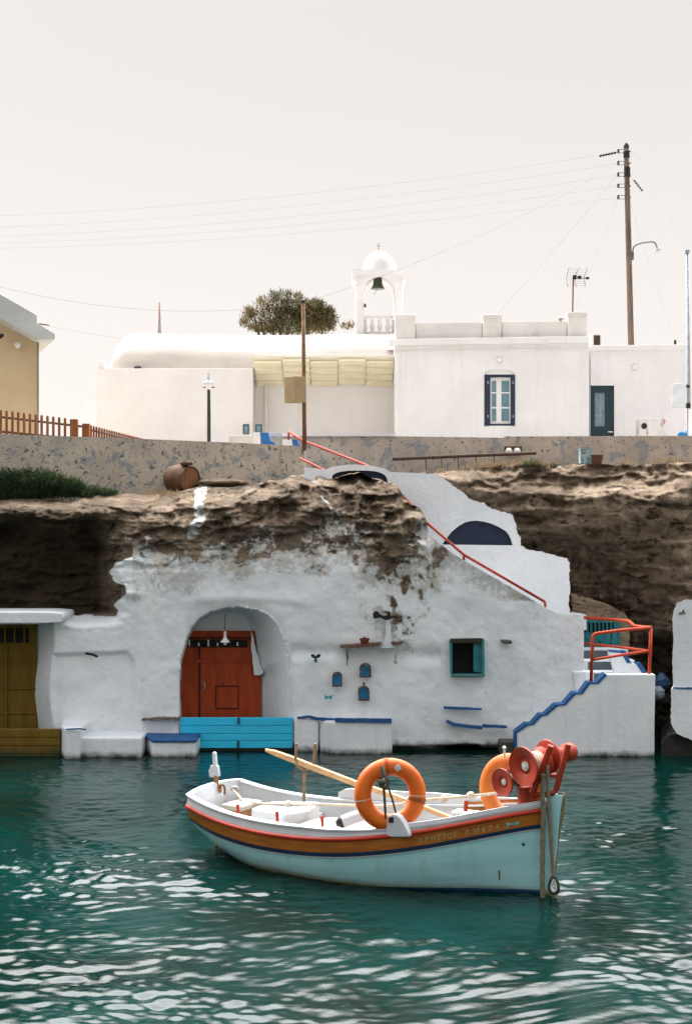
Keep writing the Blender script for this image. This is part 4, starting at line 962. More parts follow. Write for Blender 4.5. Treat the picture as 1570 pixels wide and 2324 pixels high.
cable('steepest wire from the wooden pole towards the antenna pier', P(1401,448,D), P(1305,700,40.8), .03, .007)
cable('low wire sagging across the church from the ochre house eave to the roof pier', P(92,735,30.5), P(906,738,40.45), .55, .008)
cable('highest wire leaving the wooden pole to the right edge', P(1434,344,D), P(1600,474,40), .05, .010)
cable('wire from the wooden pole top to the grey steel pole, upper', P(1430,346,D), P(1559,560,38.1), .03, .008)
cable('wire from the wooden pole waist past the steel pole', P(1428,399,D), P(1575,560,37.6), .05, .009)
cable('thin wire from the wooden pole down to the annex roof insulator', P(1426,452,D), P(1531,772,41.3), .03, .007)
m = MB()
for k in range(6): m.lathe([(.02,-.04),(.05,-.01),(.02,.05)],P(1394-k*6.5,346.5+k*1.4,D),(1,0,-.1),8)
o = m.build('strain_insulator', BLACKM); props(o,'dark strain insulator string left of the wooden pole top','insulator')
m = MB()
for k in range(5): m.lathe([(.015,-.04),(.04,0),(.015,.05)],P(1439+k*4,411+k*5,D-.2),(.6,0,-.8),8)
o = m.build('strain_insulator', BLACKM); props(o,'dark strain insulator string slanting right of the wooden pole','insulator')
# ================================================================ ochre house at the left edge
D = 30.0
yh = thing('ochre_house','ochre walled house with a white sloping eave at the left edge','house',(XW(30,D),D,4.9))
MB().prism([(-320,1040),(-320,560),(-40,700),(0,722),(88,772),(88,1040)],D,5,ray=(-.8,0)).build('wall', OCHREW, yh)
EAV = mat('eave_render', (.62,.64,.62), (.52,.54,.52), 1.4, .9, .3, 15, .01)
MB().prism([(-330,520),(-330,485),(0,666),(85,714.5),(85,733),(126,757.5),(126,770),(89,771),(0,722),(-320,548)],D-.5,5.9,ray=(-.8,0)).build('roof', EAV, yh, bevel=.015)
MB().tube([P(87.5,773,D-.03),P(87.5,1000,D-.03)],.012,6).build('drain_pipe', mat('dark_pipe',(.1,.075,.045)), yh)
c_ = P(38,783,D-.05)
MB().lathe([(.05,0),(.07,.06),(.06,.1),(.01,.12)],c_,(.5,-.8,-.2),14).build('wall_lamp', LAMPG, yh, smooth=2)
MB().tube([P(-30,772,D-.6),P(0,763,D-.6),P(9,760,D-.6)],[.05,.06,.03],8).build('lamp_bracket', BLACKM, yh)
MB().tube([P(89,735,D-.45),P(112,738,D-.45)],.015,6).build('cable_hook', RUST, yh)
# ================================================================ picket fence along the wall
def pickets(name,label,pts,posts,D0,D1,x0,x1,rails,w):
    f = thing(name,label,'fence',P(x0,1000,D0))
    k = None
    for i,(x,y0,y1) in enumerate(pts):
        t = (x-x0)/(x1-x0); D = D0+(D1-D0)*t
        m = MB(); hw = w/2
        m.prism([(x-hw,y1),(x-hw,y0+3),(x-hw*.6,y0),(x+hw*.6,y0),(x+hw,y0+3),(x+hw,y1)],D,.022)
        m.build('picket', WOODF, f)
    for a,b in rails: MB().tube([a,b],.022,4).build('rail', mat('dark_fence_wood',(.05,.025,.012)) if 'dark_fence_wood' not in bpy.data.materials else bpy.data.materials['dark_fence_wood'], f)
    for x,a,y0,y1,D in posts:
        MB().vbox(x,a,y0,y1,D,.13).build('post', WOODF, f, bevel=.01)
pts = [(-64+13.25*k, 905+(k*13.25)*.127*1.55+3, 1002) for k in range(17)]
pts = [(x, 930+(x)*.125, 1002) for x,_,_ in pts]
pickets('picket_fence','brown picket fence with dark rails before the ochre house',pts,[(159,176,951,1000,27.3),(186.5,203,961,1000,27.5)],27.2,27.3,0,150,
        [(P(-70,938,27.24),P(188,968,27.4)),(P(-70,972,27.24),P(160,995,27.3))],5.6)
pts = []
for k in range(24):
    t = k/23; s = 1-(1-t)**1.0
    x = 207+6.3*k-.045*k*k
    D = 27.7+7.0*t*.75
    pts.append((x, 1162-(1162-965)*27.7/D+ (0), 1012))
pickets('picket_fence','receding run of brown pickets ending at the church front',pts,[],27.7,33,207,330,[(P(203,975,27.72),P(328,1003,33.1))],4.6)
# white block and blue painted steps by the wall end
D = 30.2
o = MB().vbox(520,574,989,1040,D,.5).build('masonry_block', mat('pale_block',(.55,.53,.49),(.47,.45,.42),3,.9,.3), bevel=.01); props(o,'pale masonry block beside the white steps with blue risers','block')
for x,y0,lab in ((575,981,'taller white stepped wall end with a bright blue face'),(641,997,'lower white stepped wall end with a bright blue face')):
    k = .62 if x > 600 else 1
    t = thing('stepped_wall',lab,'wall end',P(x,1012,29.8))
    w_ = 22 if k < 1 else 16
    MB().prism([(x,1040),(x,y0),(x+w_,y0),(x+w_+2,1040)],29.8,.5).build('wall', WHITE2, t)
    b_ = [(x+w_-1,y0+1),(x+w_+18*k,y0+1),(x+w_+22*k,y0+19*k),(x+w_+32*k,y0+24*k),(x+w_+34*k,y0+40*k),(x+w_+6,y0+40*k),(x+w_+3,y0+22*k)]
    MB().prism(b_,29.78,.4).build('blue_face', mat('blue_step_paint',(.02,.15,.42),(.02,.12,.36),5,.6,.1) if 'blue_step_paint' not in bpy.data.materials else bpy.data.materials['blue_step_paint'], t)
o = MB().vbox(606,660,983,1040,30.6,.3).build('low_wall', mat('bluish_wall',(.50,.53,.58),(.44,.46,.52),4,.9,.3)); props(o,'low bluish white wall between the two stepped wall ends','wall')
# ================================================================ fishing boat
BO = Vector((2.16,15.68,0)); BA = R(-29)
U = Vector((math.cos(BA),math.sin(BA),0)); W = Vector((-math.sin(BA),math.cos(BA),0))
def TL_(p): d = Vector(p)-BO; return Vector((d.dot(U), d.dot(W), p[2]))
def TW(p): return BO+U*p[0]+W*p[1]+Vector((0,0,p[2]))
def PB(x,y,lat):                       # surveyed picture point lying in the boat's vertical plane at that distance off its centre line
    a = (x-CX)/FOC; b = (CY-y)/FOC
    D = (lat+BO.x*W.x+BO.y*W.y)/(a*W.x+W.y)
    return TL_((a*D, D, CAM_H+b*D))
boat = thing('fishing_boat','small white and ochre wooden fishing boat moored in the green water','boat',BO,rotz=BA)
WL[boat] = BO
HULLP = mat('hull_paint', (.36,.64,.665), (.30,.575,.60), 2, .38, .12, 30, .004, spec=.4, stretch=(.5,1,3), c4=(.36,.50,.48), t4=(.64,.78), s4=4, drip=((.25,.30,.24),.55), algae=(.05,.05,(.17,.18,.085)))
_nt = HULLP.node_tree; _b = _nt.nodes['Principled BSDF']; _at = N(_nt,'ShaderNodeAttribute', attribute_name='girth')
_f = math_(_nt,'FRACT', math_(_nt,'MULTIPLY', _at.outputs['Fac'], 8.0), 0)
_seam = math_(_nt,'SUBTRACT', 1, ramp(_nt, math_(_nt,'ABSOLUTE', math_(_nt,'SUBTRACT', _f, .5), 0), .0, .05))
_old = _b.inputs['Base Color'].links[0].from_socket
_nt.links.new(mix(_nt, math_(_nt,'MULTIPLY', _seam, .16), _old, (.16,.22,.22)), _b.inputs['Base Color'])
BOATW = mat('boat_white_paint', (.52,.545,.56), (.45,.48,.50), 3, .65, .12, 40, .003, c4=(.50,.50,.47), t4=(.68,.8), s4=8)
OCH = mat('ochre_band_paint', (.34,.115,.012), (.24,.075,.008), 3, .5, .25, 40, .003, stretch=(.8,1,4), c4=(.10,.04,.008), t4=(.62,.75), s4=6)
REDB = mat('boat_red_paint', (.42,.035,.014), (.33,.025,.012), 5, .45, .2, 60, .003, c4=(.6,.3,.25), t4=(.70,.78), s4=16)
BLUB = mat('boat_blue_line', (.008,.025,.065), (.007,.018,.045), 5, .4, .1)
ANTI = mat('blue_bottom_paint', (.01,.05,.13), (.008,.035,.09), 3, .6, .2)
CREAM = mat('canvas_cover', (.46,.405,.335), (.38,.33,.27), 3, .8, .5, 14, .02)
OARW = mat('oar_wood', (.50,.32,.16), (.40,.23,.10), 3, .6, .3, 40, .003, stretch=(.5,4,4))
ORNG = mat('life_ring_orange', (.62,.125,.008), (.55,.10,.006), 4, .5, .2, 30, .004, c4=(.30,.06,.01), t4=(.66,.76), s4=9)
WINR = mat('winch_red', (.33,.036,.011), (.25,.026,.009), 5, .6, .2, 50, .003, c4=(.12,.02,.012), t4=(.66,.76), s4=15)
ROPEL = mat('pale_rope', (.62,.54,.42), (.50,.42,.32), 20, .9, .8, 90, .01)
ROPED = mat('weathered_rope', (.20,.18,.12), (.13,.12,.085), 20, .9, .8, 90, .01)

bs = [(-4.34,.60),(-4.1,.655),(-3.8,.71),(-3.2,.80),(-2.6,.855),(-2.1,.86),(-1.6,.79),(-1.2,.685),(-.8,.53),(-.45,.355),(-.2,.21),(0,.095),(.10,.04)]
def cr(tab, s):
    xs = [t[0] for t in tab]; ys = [t[1] for t in tab]
    i = max(0,min(len(xs)-2, int(np.searchsorted(xs,s))-1)); t = (s-xs[i])/(xs[i+1]-xs[i])
    def m(k):
        a = max(k-1,0); b = min(k+1,len(xs)-1); return (ys[b]-ys[a])/(xs[b]-xs[a])
    h = xs[i+1]-xs[i]
    return (2*t**3-3*t*t+1)*ys[i]+(t**3-2*t*t+t)*h*m(i)+(-2*t**3+3*t*t)*ys[i+1]+(t**3-t*t)*h*m(i+1)
B_ = lambda s: cr(bs, s)
redline = [(400,1816),(418,1827),(440,1838),(470,1853),(500,1867),(550,1882),(600,1892),(650,1899),(700,1903),(750,1905.5),(800,1905.5),(850,1902),(900,1896),(950,1888.5),(1000,1879.5),(1050,1870.5),(1100,1861.5),(1150,1852.5),(1200,1844),(1250,1836),(1270,1833)]
rx_ = [p[0] for p in redline]; ry_ = [p[1] for p in redline]
SS = np.concatenate([np.linspace(-4.34,-.5,50), np.linspace(-.42,.10,12)])
zr = []
for s in SS:
    w_ = TW((s,-B_(s),.6)); D = w_.y; x = CX+w_.x*FOC/D
    zr.append(ZW(float(np.interp(x,rx_,ry_)), D))
zr = np.array(zr); ker = np.polyfit(SS, zr, 5); zr = np.polyval(ker, SS)
ZR = lambda s: float(np.polyval(ker, s))
print('sheer', [(round(s,2),round(ZR(s),3)) for s in (-4.3,-3.5,-2.5,-1.5,-.5,.1)])
def ZK(s):
    return cr([(-4.34,.10),(-4.0,-.04),(-3.4,-.20),(-2.5,-.30),(-1.2,-.32),(-.3,-.28),(.1,-.2)], s)
def section(s, t, off=0):              # t 0 keel .. 1 red line
    k = np.clip((s+1.7)/1.5,0,1); st = np.clip((-3.3-s)/1.0,0,1)
    n = 2.6*(1-k)+1.75*k - .9*st; q = 1/(1.9*(1-k)+1.0*k - .75*st)
    b = B_(s)
    y = b*max(0,(1-(1-t)**n))**q
    return max(y,.018)+off, ZK(s)+(ZR(s)-ZK(s))*t
def stem_s(s, z): return s + (max(0,(s+.6)/.7)**2)*(.10*(z-.9))      # stem rakes slightly forward
def loft(rows, cap0=False, flip=False):
    m = MB(); nr = len(rows); nc = len(rows[0]); vs = [p for r in rows for p in r]
    m.add(vs, [(i*nc+j,(i+1)*nc+j,(i+1)*nc+j+1,i*nc+j+1) for i in range(nr-1) for j in range(nc-1)]); return m
NT = 22
m = MB()
rows = []
for s in SS:
    prof = [section(s,t) for t in np.linspace(0,1,NT)]
    left = [(stem_s(s,z),-y,z) for y,z in prof[::-1]]; right = [(stem_s(s,z),y,z) for y,z in prof]
    rows.append(left+right)
m = loft(rows); nc = 2*NT
m.add([p for p in rows[0]], [tuple(range(nc))])           # transom
hull = m.build('hull', HULLP, boat, smooth=2, local=True)
gv = [abs(1-k/(NT-1)) if k < NT else (k-NT)/(NT-1) for k in range(nc)]*(len(SS)+1)
at = hull.data.attributes.new('girth','FLOAT','POINT'); at.data.foreach_set('value', gv)
# blue bottom paint just below the waterline towards the bow
rows = []
for s in SS:
    if s < -1.9: continue
    zt = .005+.03*max(0,min(1,(s+1.9)/.9))
    r_ = []
    for sg in (-1,1):
        for k in range(7):
            z = zt-(.28*k/6); t = (z-ZK(s))/(ZR(s)-ZK(s))
            y,_ = section(s,max(t,0),.006); r_.append((stem_s(s,z)+.004,sg*y,z))
    rows.append(r_)
m = MB()
for a,b in ((0,7),(7,14)):
    q = loft([r[a:b] for r in rows]); m.add(q.v,q.f)
m.build('bottom_paint', ANTI, boat, smooth=True, local=True)
def band(name, z0, z1, off, M, both=True):
    m = MB()
    for sg in (-1,1):
        rows = []
        for s in SS:
            if s > .06: continue
            r_ = []
            for z,o_ in ((z0,-.01),(z0,off),(z1,off),(z1,-.01)):
                zz = ZR(s)+z; t = (zz-ZK(s))/(ZR(s)-ZK(s)); y,_ = section(s,min(t,1),0)
                r_.append((stem_s(s,zz),sg*(y+o_),zz))
            rows.append(r_)
        q = loft(rows); m.add(q.v,q.f)
        for r_ in (rows[0],rows[-1]): m.add(r_,[(0,1,2,3)])
    # across the transom
    y0,_ = section(-4.34,(ZR(-4.34)+z0-ZK(-4.34))/(ZR(-4.34)-ZK(-4.34))); m.box(-4.34-off,-4.335,-y0,y0,ZR(-4.34)+z0,ZR(-4.34)+z1)
    return m.build(name, M, boat, local=True, smooth=2)
band('ochre_band', -.148, -.012, .012, OCH)
band('blue_strake', -.192, -.151, .024, BLUB)
band('white_bead', -.205, -.1935, .018, BOATW)
# red rubbing strake
m = MB()
for sg in (-1,1): m.tube([(stem_s(s,ZR(s)),sg*(B_(s)+.012),ZR(s)+.004) for s in SS if s < .085],.026,8)
m.build('rubbing_strake', REDB, boat, local=True, smooth=True)
# gunwale bulwark, outside and inside, with a cap
def HB(s): return .115 if s < -2.6 else max(.045,.115-(s+2.6)*.045)
TH = .065; DECK = .34
def YD(s):
    t = (DECK-ZK(s))/(ZR(s)-ZK(s)); return max(.004, min(B_(s)-TH-.03, section(s,t)[0]-.03))
m = MB()
for sg in (-1,1):
    rows = []
    for s in SS:
        b = B_(s); z0 = ZR(s)+.02; z1 = z0+HB(s); bi = max(b-TH,.006)
        fl = .02
        rows.append([(stem_s(s,z0),sg*(b+.006),z0),(stem_s(s,z1),sg*(b-fl*.4),z1-.018),(stem_s(s,z1),sg*(b+.012),z1-.016),(stem_s(s,z1),sg*(b+.012),z1),
                     (stem_s(s,z1),sg*(bi-.03 if bi>.05 else bi),z1),(stem_s(s,z1),sg*(bi-.03 if bi>.05 else bi),z1-.02),(stem_s(s,z1),sg*bi,z1-.022),(min(s,-.02),sg*YD(s),DECK)])
    q = loft(rows); m.add(q.v,q.f)
# transom bulwark
z0 = ZR(-4.34)+.02; z1 = z0+HB(-4.3); b = B_(-4.34)
tv = []
for k in range(17):
    y = -b+2*b*k/16; e = 1-(y/b)**2; yi = y*(b-.05)/b
    tv += [(-4.345-.02*e,y,z0-.05),(-4.365-.075*e,y,z1+.03*e),(-4.295-.075*e,yi,z1+.03*e),(-4.318,yi,z0-.02),(-4.275,yi*YD(-4.3)/(b-.05),DECK)]
m.add(tv,[(k*5+j,k*5+j+1,k*5+6+j,k*5+5+j) for k in range(16) for j in range(4)])
m.build('gunwale', BOATW, boat, local=True)
# deck
rows = [[(max(min(s,-.05),-4.27),-YD(s)-.008,DECK+.002),(max(min(s,-.05),-4.27),YD(s)+.008,DECK+.002)] for s in SS]
loft(rows).build('deck', mat('deck_paint',(.46,.45,.42),(.38,.37,.35),3,.7,.3,20,.01), boat, local=True)
# washboards
m = MB()
for sg,sa,hh in ((1,-3.05,.13),(-1,-1.62,.035)):
    rows = []
    for s in [x for x in SS if x >= sa]:
        k = min(1,(s-sa)/.22); k = math.sqrt(max(0,1-(1-k)**2)); kb = max(.3,min(1,(.1-s)/1.8)) if sg > 0 else 1
        z0 = ZR(s)+.02+HB(s); z1 = z0+.004+hh*k*kb; b = max(B_(s)-.004,.02); bi = max(b-.045,.01)
        rows.append([(stem_s(s,z0),sg*b,z0+.003),(stem_s(s,z1),sg*(b-.005),z1),(stem_s(s,z1),sg*bi,z1),(stem_s(s,z0),sg*bi,z0+.003)])
    q = loft(rows); m.add(q.v,q.f)
m.build('washboard', BOATW, boat, local=True)
# ochre inner coaming at the bow
rows = [[(s,B_(s)-.075,DECK+.1),(s,B_(s)-.072,ZR(s)+.06+HB(s)*.9)] for s in SS if -1.25 < s < -.22]
loft(rows).build('coaming', OCH, boat, local=True)
# stem post
m = MB(); zt = PB(1262,1802,0).z
pr = [(.03,-.3),(.02,.2),(.055,.6),(.07,.95),(.08,zt)]; po = [(.10,-.3),(.13,.1),(.175,.5),(.215,.9),(.255,zt)]
pl = [(x,z) for x,z in pr]+[(x,z) for x,z in po[::-1]]
n = len(pl); m.add([(x,-.035,z) for x,z in pl]+[(x,.035,z) for x,z in pl],[tuple(range(n)),tuple(range(2*n-1,n-1,-1))]+[(i,(i+1)%n,(i+1)%n+n,i+n) for i in range(n)])
m.build('stem_post', HULLP, boat, local=True, bevel=.008)
# fore deck
rows = [[(s,-max(B_(s)-.05,.01),ZR(s)+.03),(s,max(B_(s)-.05,.01),ZR(s)+.035)] for s in SS if s > -.75]
loft(rows).build('foredeck', BOATW, boat, local=True)
def lbox(x0,x1,y0,y1,z0,z1): return MB().box(x0,x1,y0,y1,z0,z1)
# stern box with a wooden front, hatch cover, canvas
a = PB(509,1830,-.05); b = PB(543,1846,-.05)
hb = lbox(a.x,b.x+.05,-.05,.34,DECK,a.z-.035).build('stern_locker', mat('varnished_wood',(.36,.17,.05),(.26,.11,.03),3,.4,.2,40,.003,stretch=(.6,4,4)), boat, local=True)
lbox(a.x-.03,b.x+.07,-.09,.38,a.z-.033,a.z+.03).build('lid', CREAM, hb, local=True, bevel=.012)
a = PB(548,1842,-.28); c_ = PB(648,1848,-.28); e = PB(705,1838,.02)
ht = MB().add([(a.x,-.06,DECK),(c_.x,-.30,DECK),(e.x,-.02,DECK),(e.x-.1,.42,DECK),(a.x,.42,DECK),(a.x,-.06,a.z),(c_.x,-.30,c_.z),(e.x,-.02,e.z),(e.x-.1,.42,e.z+.02),(a.x,.42,a.z)],
   [(4,3,2,1,0),(5,6,7,8,9),(0,1,6,5),(1,2,7,6),(2,3,8,7),(3,4,9,8),(4,0,5,9)]).build('hatch_box', BOATW, boat, local=True, bevel=.02)
# bulging canvas cover amidships
m = MB(); g = 22; A_ = PB(645,1876,-.40); Bq = PB(850,1858,-.35)
vs = []
for i in range(g+1):
    for j in range(g+1):
        u_,v_ = i/g,j/g; s = A_.x+(Bq.x-A_.x)*u_; y = -.52+.95*v_
        z = DECK+.05+.15*math.sin(PI*min(1,v_*.9+.08))**.7*math.sin(PI*(.06+.88*u_))**.5+.05*u_+.022*float(fbm(np.array([s*3]),np.array([y*3]),2.0,4)[0])
        vs.append((s,y,z))
m.add(vs,[(i*(g+1)+j,(i+1)*(g+1)+j,(i+1)*(g+1)+j+1,i*(g+1)+j+1) for i in range(g) for j in range(g)])
m.build('canvas_cover', CREAM, boat, local=True, smooth=True)
for s0,y0 in ((-3.35,.3),(-2.35,.25)):
    lbox(s0,s0+.18,-.74,.74,DECK+.05,DECK+.10).build('thwart', BOATW, boat, local=True, bevel=.01)
# thole pins
for x,y0,y1,lat in ((541,1826,1853,-.62),(630,1842,1870,-.70),(732,1852,1875,-.74)):
    a = PB(x,y1,lat); b = PB(x-1.5,y0,lat); MB().tube([a-Vector((0,0,.12)),a,b],[.016,.017,.02],8).build('thole_pin', REDB, boat, local=True)
a = PB(1056,1843,.32); b = PB(1057,1817,.34)
MB().tube([a-Vector((0,0,.1)),a,b],[.026,.028,.024],8).build('thole_pin', REDB, boat, local=True)
lbox(a.x-.16,a.x+.16,.24,.44,a.z-.06,a.z+.012).build('thole_block', BOATW, boat, local=True, bevel=.03)
# rudder with its tiller head
rd = None
rz = ZR(-4.34)
OW = mat('rudder_wood',(.33,.15,.045),(.24,.10,.03),4,.6,.3,40,.003)
q0 = PB(491,1798,.10); q1 = PB(491,1760,.10)
rd = MB().tube([Vector((q0.x,q0.y,-.1)),q0,q1],[.03,.035,.03],8).build('rudder', OW, boat, local=True)
m = MB(); c0 = PB(474,1766,.1); 
def lprism(pts,lat,th): 
    pp_ = [PB(x,y,lat) for x,y in pts]; n = len(pp_); m = MB()
    return m.add(pp_+[p+Vector((0,th,0)) for p in pp_],[tuple(range(n)),tuple(range(2*n-1,n-1,-1))]+[(i,(i+1)%n,(i+1)%n+n,i+n) for i in range(n)])
lprism([(475,1764),(473,1747),(476,1745),(477,1738),(483,1737),(481,1709),(484,1706.5),(487.5,1709),(490,1737),(493.5,1740),(496,1762),(490,1764)],.08,.05).build('rudder_head', BOATW, rd, local=True, bevel=.006)
lprism([(478.5,1789),(484,1783),(492,1782),(497,1786),(497,1801),(481,1804)],.07,.07).build('rudder_cheek', OW, rd, local=True, bevel=.006)
MB().tube(smooth_path([PB(496,1784,.1),PB(506,1782,.1),PB(510,1788,.1),PB(510,1803,.1)]),.016,6).build('iron_strap', RUST, rd, local=True)
# forked oar crutch
a = PB(689.5,1821,.45); b = PB(691,1746,.45)
fk = MB().tube([a-Vector((0,0,.2)),a,b],[.02,.02,.022],8).build('oar_crutch', mat('crutch_iron',(.22,.15,.07),(.12,.085,.045),9,.7,.3), boat, local=True)
MB().tube(smooth_path([PB(x,y,.45) for x,y in ((673,1687),(672,1703),(671,1722),(676,1738),(684,1744),(691,1746),(699,1744),(707,1738),(712,1728))],4),.018,8).tube([PB(712,1730,.45),PB(714,1710,.45),PB(715.5,1688,.45)],.02,8).build('fork', bpy.data.materials['crutch_iron'], fk, local=True)
# white bracket by the ring
bk_ = MB()
lat = -.80
pp_ = [PB(x,y,lat) for x,y in ((874,1900),(876,1880),(878,1862),(881,1853),(888,1849),(897,1849),(906,1855),(914,1866),(921,1880),(927,1893),(928,1900))]
n = len(pp_); bk_.add(pp_+[p+Vector((0,.10,0)) for p in pp_],[tuple(range(n)),tuple(range(2*n-1,n-1,-1))]+[(i,(i+1)%n,(i+1)%n+n,i+n) for i in range(n)])
bk_ = bk_.build('roller_bracket', BOATW, boat, local=True, bevel=.012)
q = [PB(x,y,lat-.004) for x,y in ((881,1855.5),(892,1854.5),(893,1867),(882,1868))]
MB().add(q+[p+Vector((0,.02,0)) for p in q],[(0,1,2,3),(7,6,5,4)]+[(i,(i+1)%4,(i+1)%4+4,i+4) for i in range(4)]).build('opening', BLACKM, bk_, local=True)
# ---------------------------------------------------------------- lettering on the ochre band
LET = mat('faded_letter_paint', (.40,.37,.18), (.28,.26,.12), 12, .7, 0)
def band_frame(s, z):
    t = (z-ZK(s))/(ZR(s)-ZK(s)); e = .02
    def pt(s_, z_):
        t_ = (z_-ZK(s_))/(ZR(s_)-ZK(s_)); y,_ = section(s_,min(t_,1),.0155); return Vector((stem_s(s_,z_),-y,z_))
    p = pt(s,z); dx = (pt(s+e,z+(ZR(s+e)-ZR(s)))-p).normalized(); dz = (pt(s,z+e)-p).normalized(); return p, dx, dz
def glyphs(spec, zoff, h, M, name):
    m = MB()
    for ch_,x in spec:
        cu = bpy.data.curves.new('tmp','FONT'); cu.body = ch_; cu.size = 1; cu.align_x = 'CENTER'; cu.extrude = 0; cu.resolution_u = 3
        ob = bpy.data.objects.new('tmp',cu); COL.objects.link(ob); me = bpy.data.meshes.new_from_object(ob)
        s = None
        best = 1e9
        for s_ in np.linspace(-2.4,-.05,600):
            w_ = TW((s_,-B_(s_),.8)); e = abs(CX+w_.x*FOC/w_.y-x)
            if e < best: best = e; s = s_
        p, dx, dz = band_frame(s, ZR(s)+zoff)
        m.add([p+dx*v.co.x*h*1.25+dz*(v.co.y-.35)*h*1.35 for v in me.vertices],[tuple(f.vertices) for f in me.polygons])
        bpy.data.objects.remove(ob); bpy.data.curves.remove(cu); bpy.data.meshes.remove(me)
    return m.build(name, M, boat, local=True)
glyphs([('Χ',955),('Ρ',969),('Η',984),('Σ',997),('Τ',1009),('Ο',1022),('Σ',1034),('Λ',1060),('Μ',1081),('4',1097),('7',1113),('4',1130)], -.095, .062, LET, 'name_lettering')
# dolphin-like painted fish and the star
def on_hull(pts, dz_):
    m = MB(); vs = []
    for x,y in pts:
        lo = None
        bs_ = 1e9
        for s_ in np.linspace(-.9,.02,300):
            w_ = TW((s_,-B_(s_)*.8,.8)); e = abs(CX+w_.x*FOC/w_.y-x)
            if e < bs_: bs_ = e; s0 = s_
        s_ = s0
        for it in range(6):
            z = ZW(y, TW((s_,-section(s_,.8)[0],0)).y); t = (z-ZK(s_))/(ZR(s_)-ZK(s_)); yy,_ = section(s_,min(max(t,0),1),dz_)
            w_ = TW((stem_s(s_,z),-yy,z)); ex = CX+w_.x*FOC/w_.y-x; s_ -= ex*w_.y/FOC/.87
        vs.append((stem_s(s_,z),-yy,z))
    m.add(vs,[tuple(range(len(vs)))]); return m
on_hull([(1148,1880),(1149,1873),(1146,1868),(1152,1865),(1158,1868),(1166,1867),(1172,1863),(1178,1864),(1178,1869),(1170,1872),(1160,1871),(1153,1873),(1151,1877)],.018).build('painted_fish', mat('pale_teal_paint',(.18,.38,.38),(.12,.28,.28),14), boat, local=True)
on_hull([(1187+6*math.sin(k*PI/5)*(1 if k % 2 == 0 else .42),1917-6*math.cos(k*PI/5)*(1 if k % 2 == 0 else .42)) for k in range(10)],.006).build('star_emblem', mat('dark_red_star',(.06,.012,.012)), boat, local=True)
on_hull([(1130,1979),(1134,1979),(1134.5,1990),(1134,2003),(1131,2003),(1131,1990)],.004).build('rust_stain', mat('rust_run',(.12,.07,.03),(.2,.15,.07),14), boat, local=True)
# ---------------------------------------------------------------- net winch on the bow
wn_ = None
ax = Vector((.40,.91,.05)).normalized()
c1 = PB(1187,1739.5,-.22); Rb = .215
fr = MB()
fr.tube([PB(1249,1692,-.14),PB(1207,1800,-.12)],.036,6); fr.tube([PB(1289,1689,.0),PB(1262,1790,.0),PB(1255,1800,-.02),PB(1205,1806,-.12)],.033,6)
fr.tube([PB(1190,1782,-.05),PB(1192,1830,-.02)],.09,10)
fr.tube([PB(1207,1800,.05),PB(1230,1760,.15),PB(1260,1760,.3)],.03,6)
wn_ = fr.build('net_winch', WINR, boat, local=True, bevel=0)
def disc(c, r, M):
    return MB().lathe([(.01,.03),(r*.42,.03),(r*.50,.012),(r*.95,-.004),(r,-.012),(r,.012),(r*.9,.025),(r*.45,.06),(.01,.065)],c,ax,40)
d1 = disc(c1,Rb,WINR).build('disc', WINR, wn_, local=True, smooth=2)
c2 = PB(1139,1775.5,-.22)
d2 = disc(c2,.155,WINR).build('disc', WINR, wn_, local=True, smooth=2)
HUBW = mat('hub_white',(.62,.62,.58),(.45,.44,.41),20,.6,.1)
MB().lathe([(.055,.05),(.052,.022),(.02,.020),(.018,.012),(.004,.010)],c1+ax*.0,ax,20).build('hub', HUBW, wn_, local=True, smooth=2)
MB().lathe([(.036,.05),(.034,.022),(.014,.02),(.012,.012),(.004,.01)],c2,ax,20).build('hub', HUBW, wn_, local=True, smooth=2)
MB().lathe([(.10,.05),(.085,.12),(.09,.2),(.17,.27),(.175,.285),(.165,.30),(.10,.34)],c1,ax,32).build('drum', WINR, wn_, local=True, smooth=2)
MB().lathe([(.07,.04),(.062,.1),(.07,.17),(.09,.2)],c2,ax,24).build('drum', mat('winch_net_green',(.10,.11,.06),(.06,.07,.045),9,.8,.4), wn_, local=True, smooth=2)
cm = c1+ax*.30+Vector((.0,0,.05))
MB().lathe([(.10,.03),(.185,.06),(.19,.08),(.15,.13),(.08,.22),(.07,.30),(.10,.33),(.105,.43),(.09,.46),(.01,.47)],cm,ax,32).build('drum', WINR, wn_, local=True, smooth=2)
m = MB()
for k in range(7):
    pts = [c1+ax*(.12+.02*k)+(ax.orthogonal().normalized()*math.cos(a)+ax.cross(ax.orthogonal().normalized())*math.sin(a))*(.112+.012*(k % 2)) for a in np.linspace(0,2*PI,22)[:-1]]
    m.tube(pts,.014,6,closed=True)
m.build('wound_rope', ROPEL, wn_, local=True, smooth=True)
MB().tube([PB(1144,1722,.1),PB(1144,1698,.1)],.012,6).lathe([(.01,-.02),(.024,0),(.01,.02)],PB(1144,1697,.1),n=10).build('marker_pin', HUBW, boat, local=True)

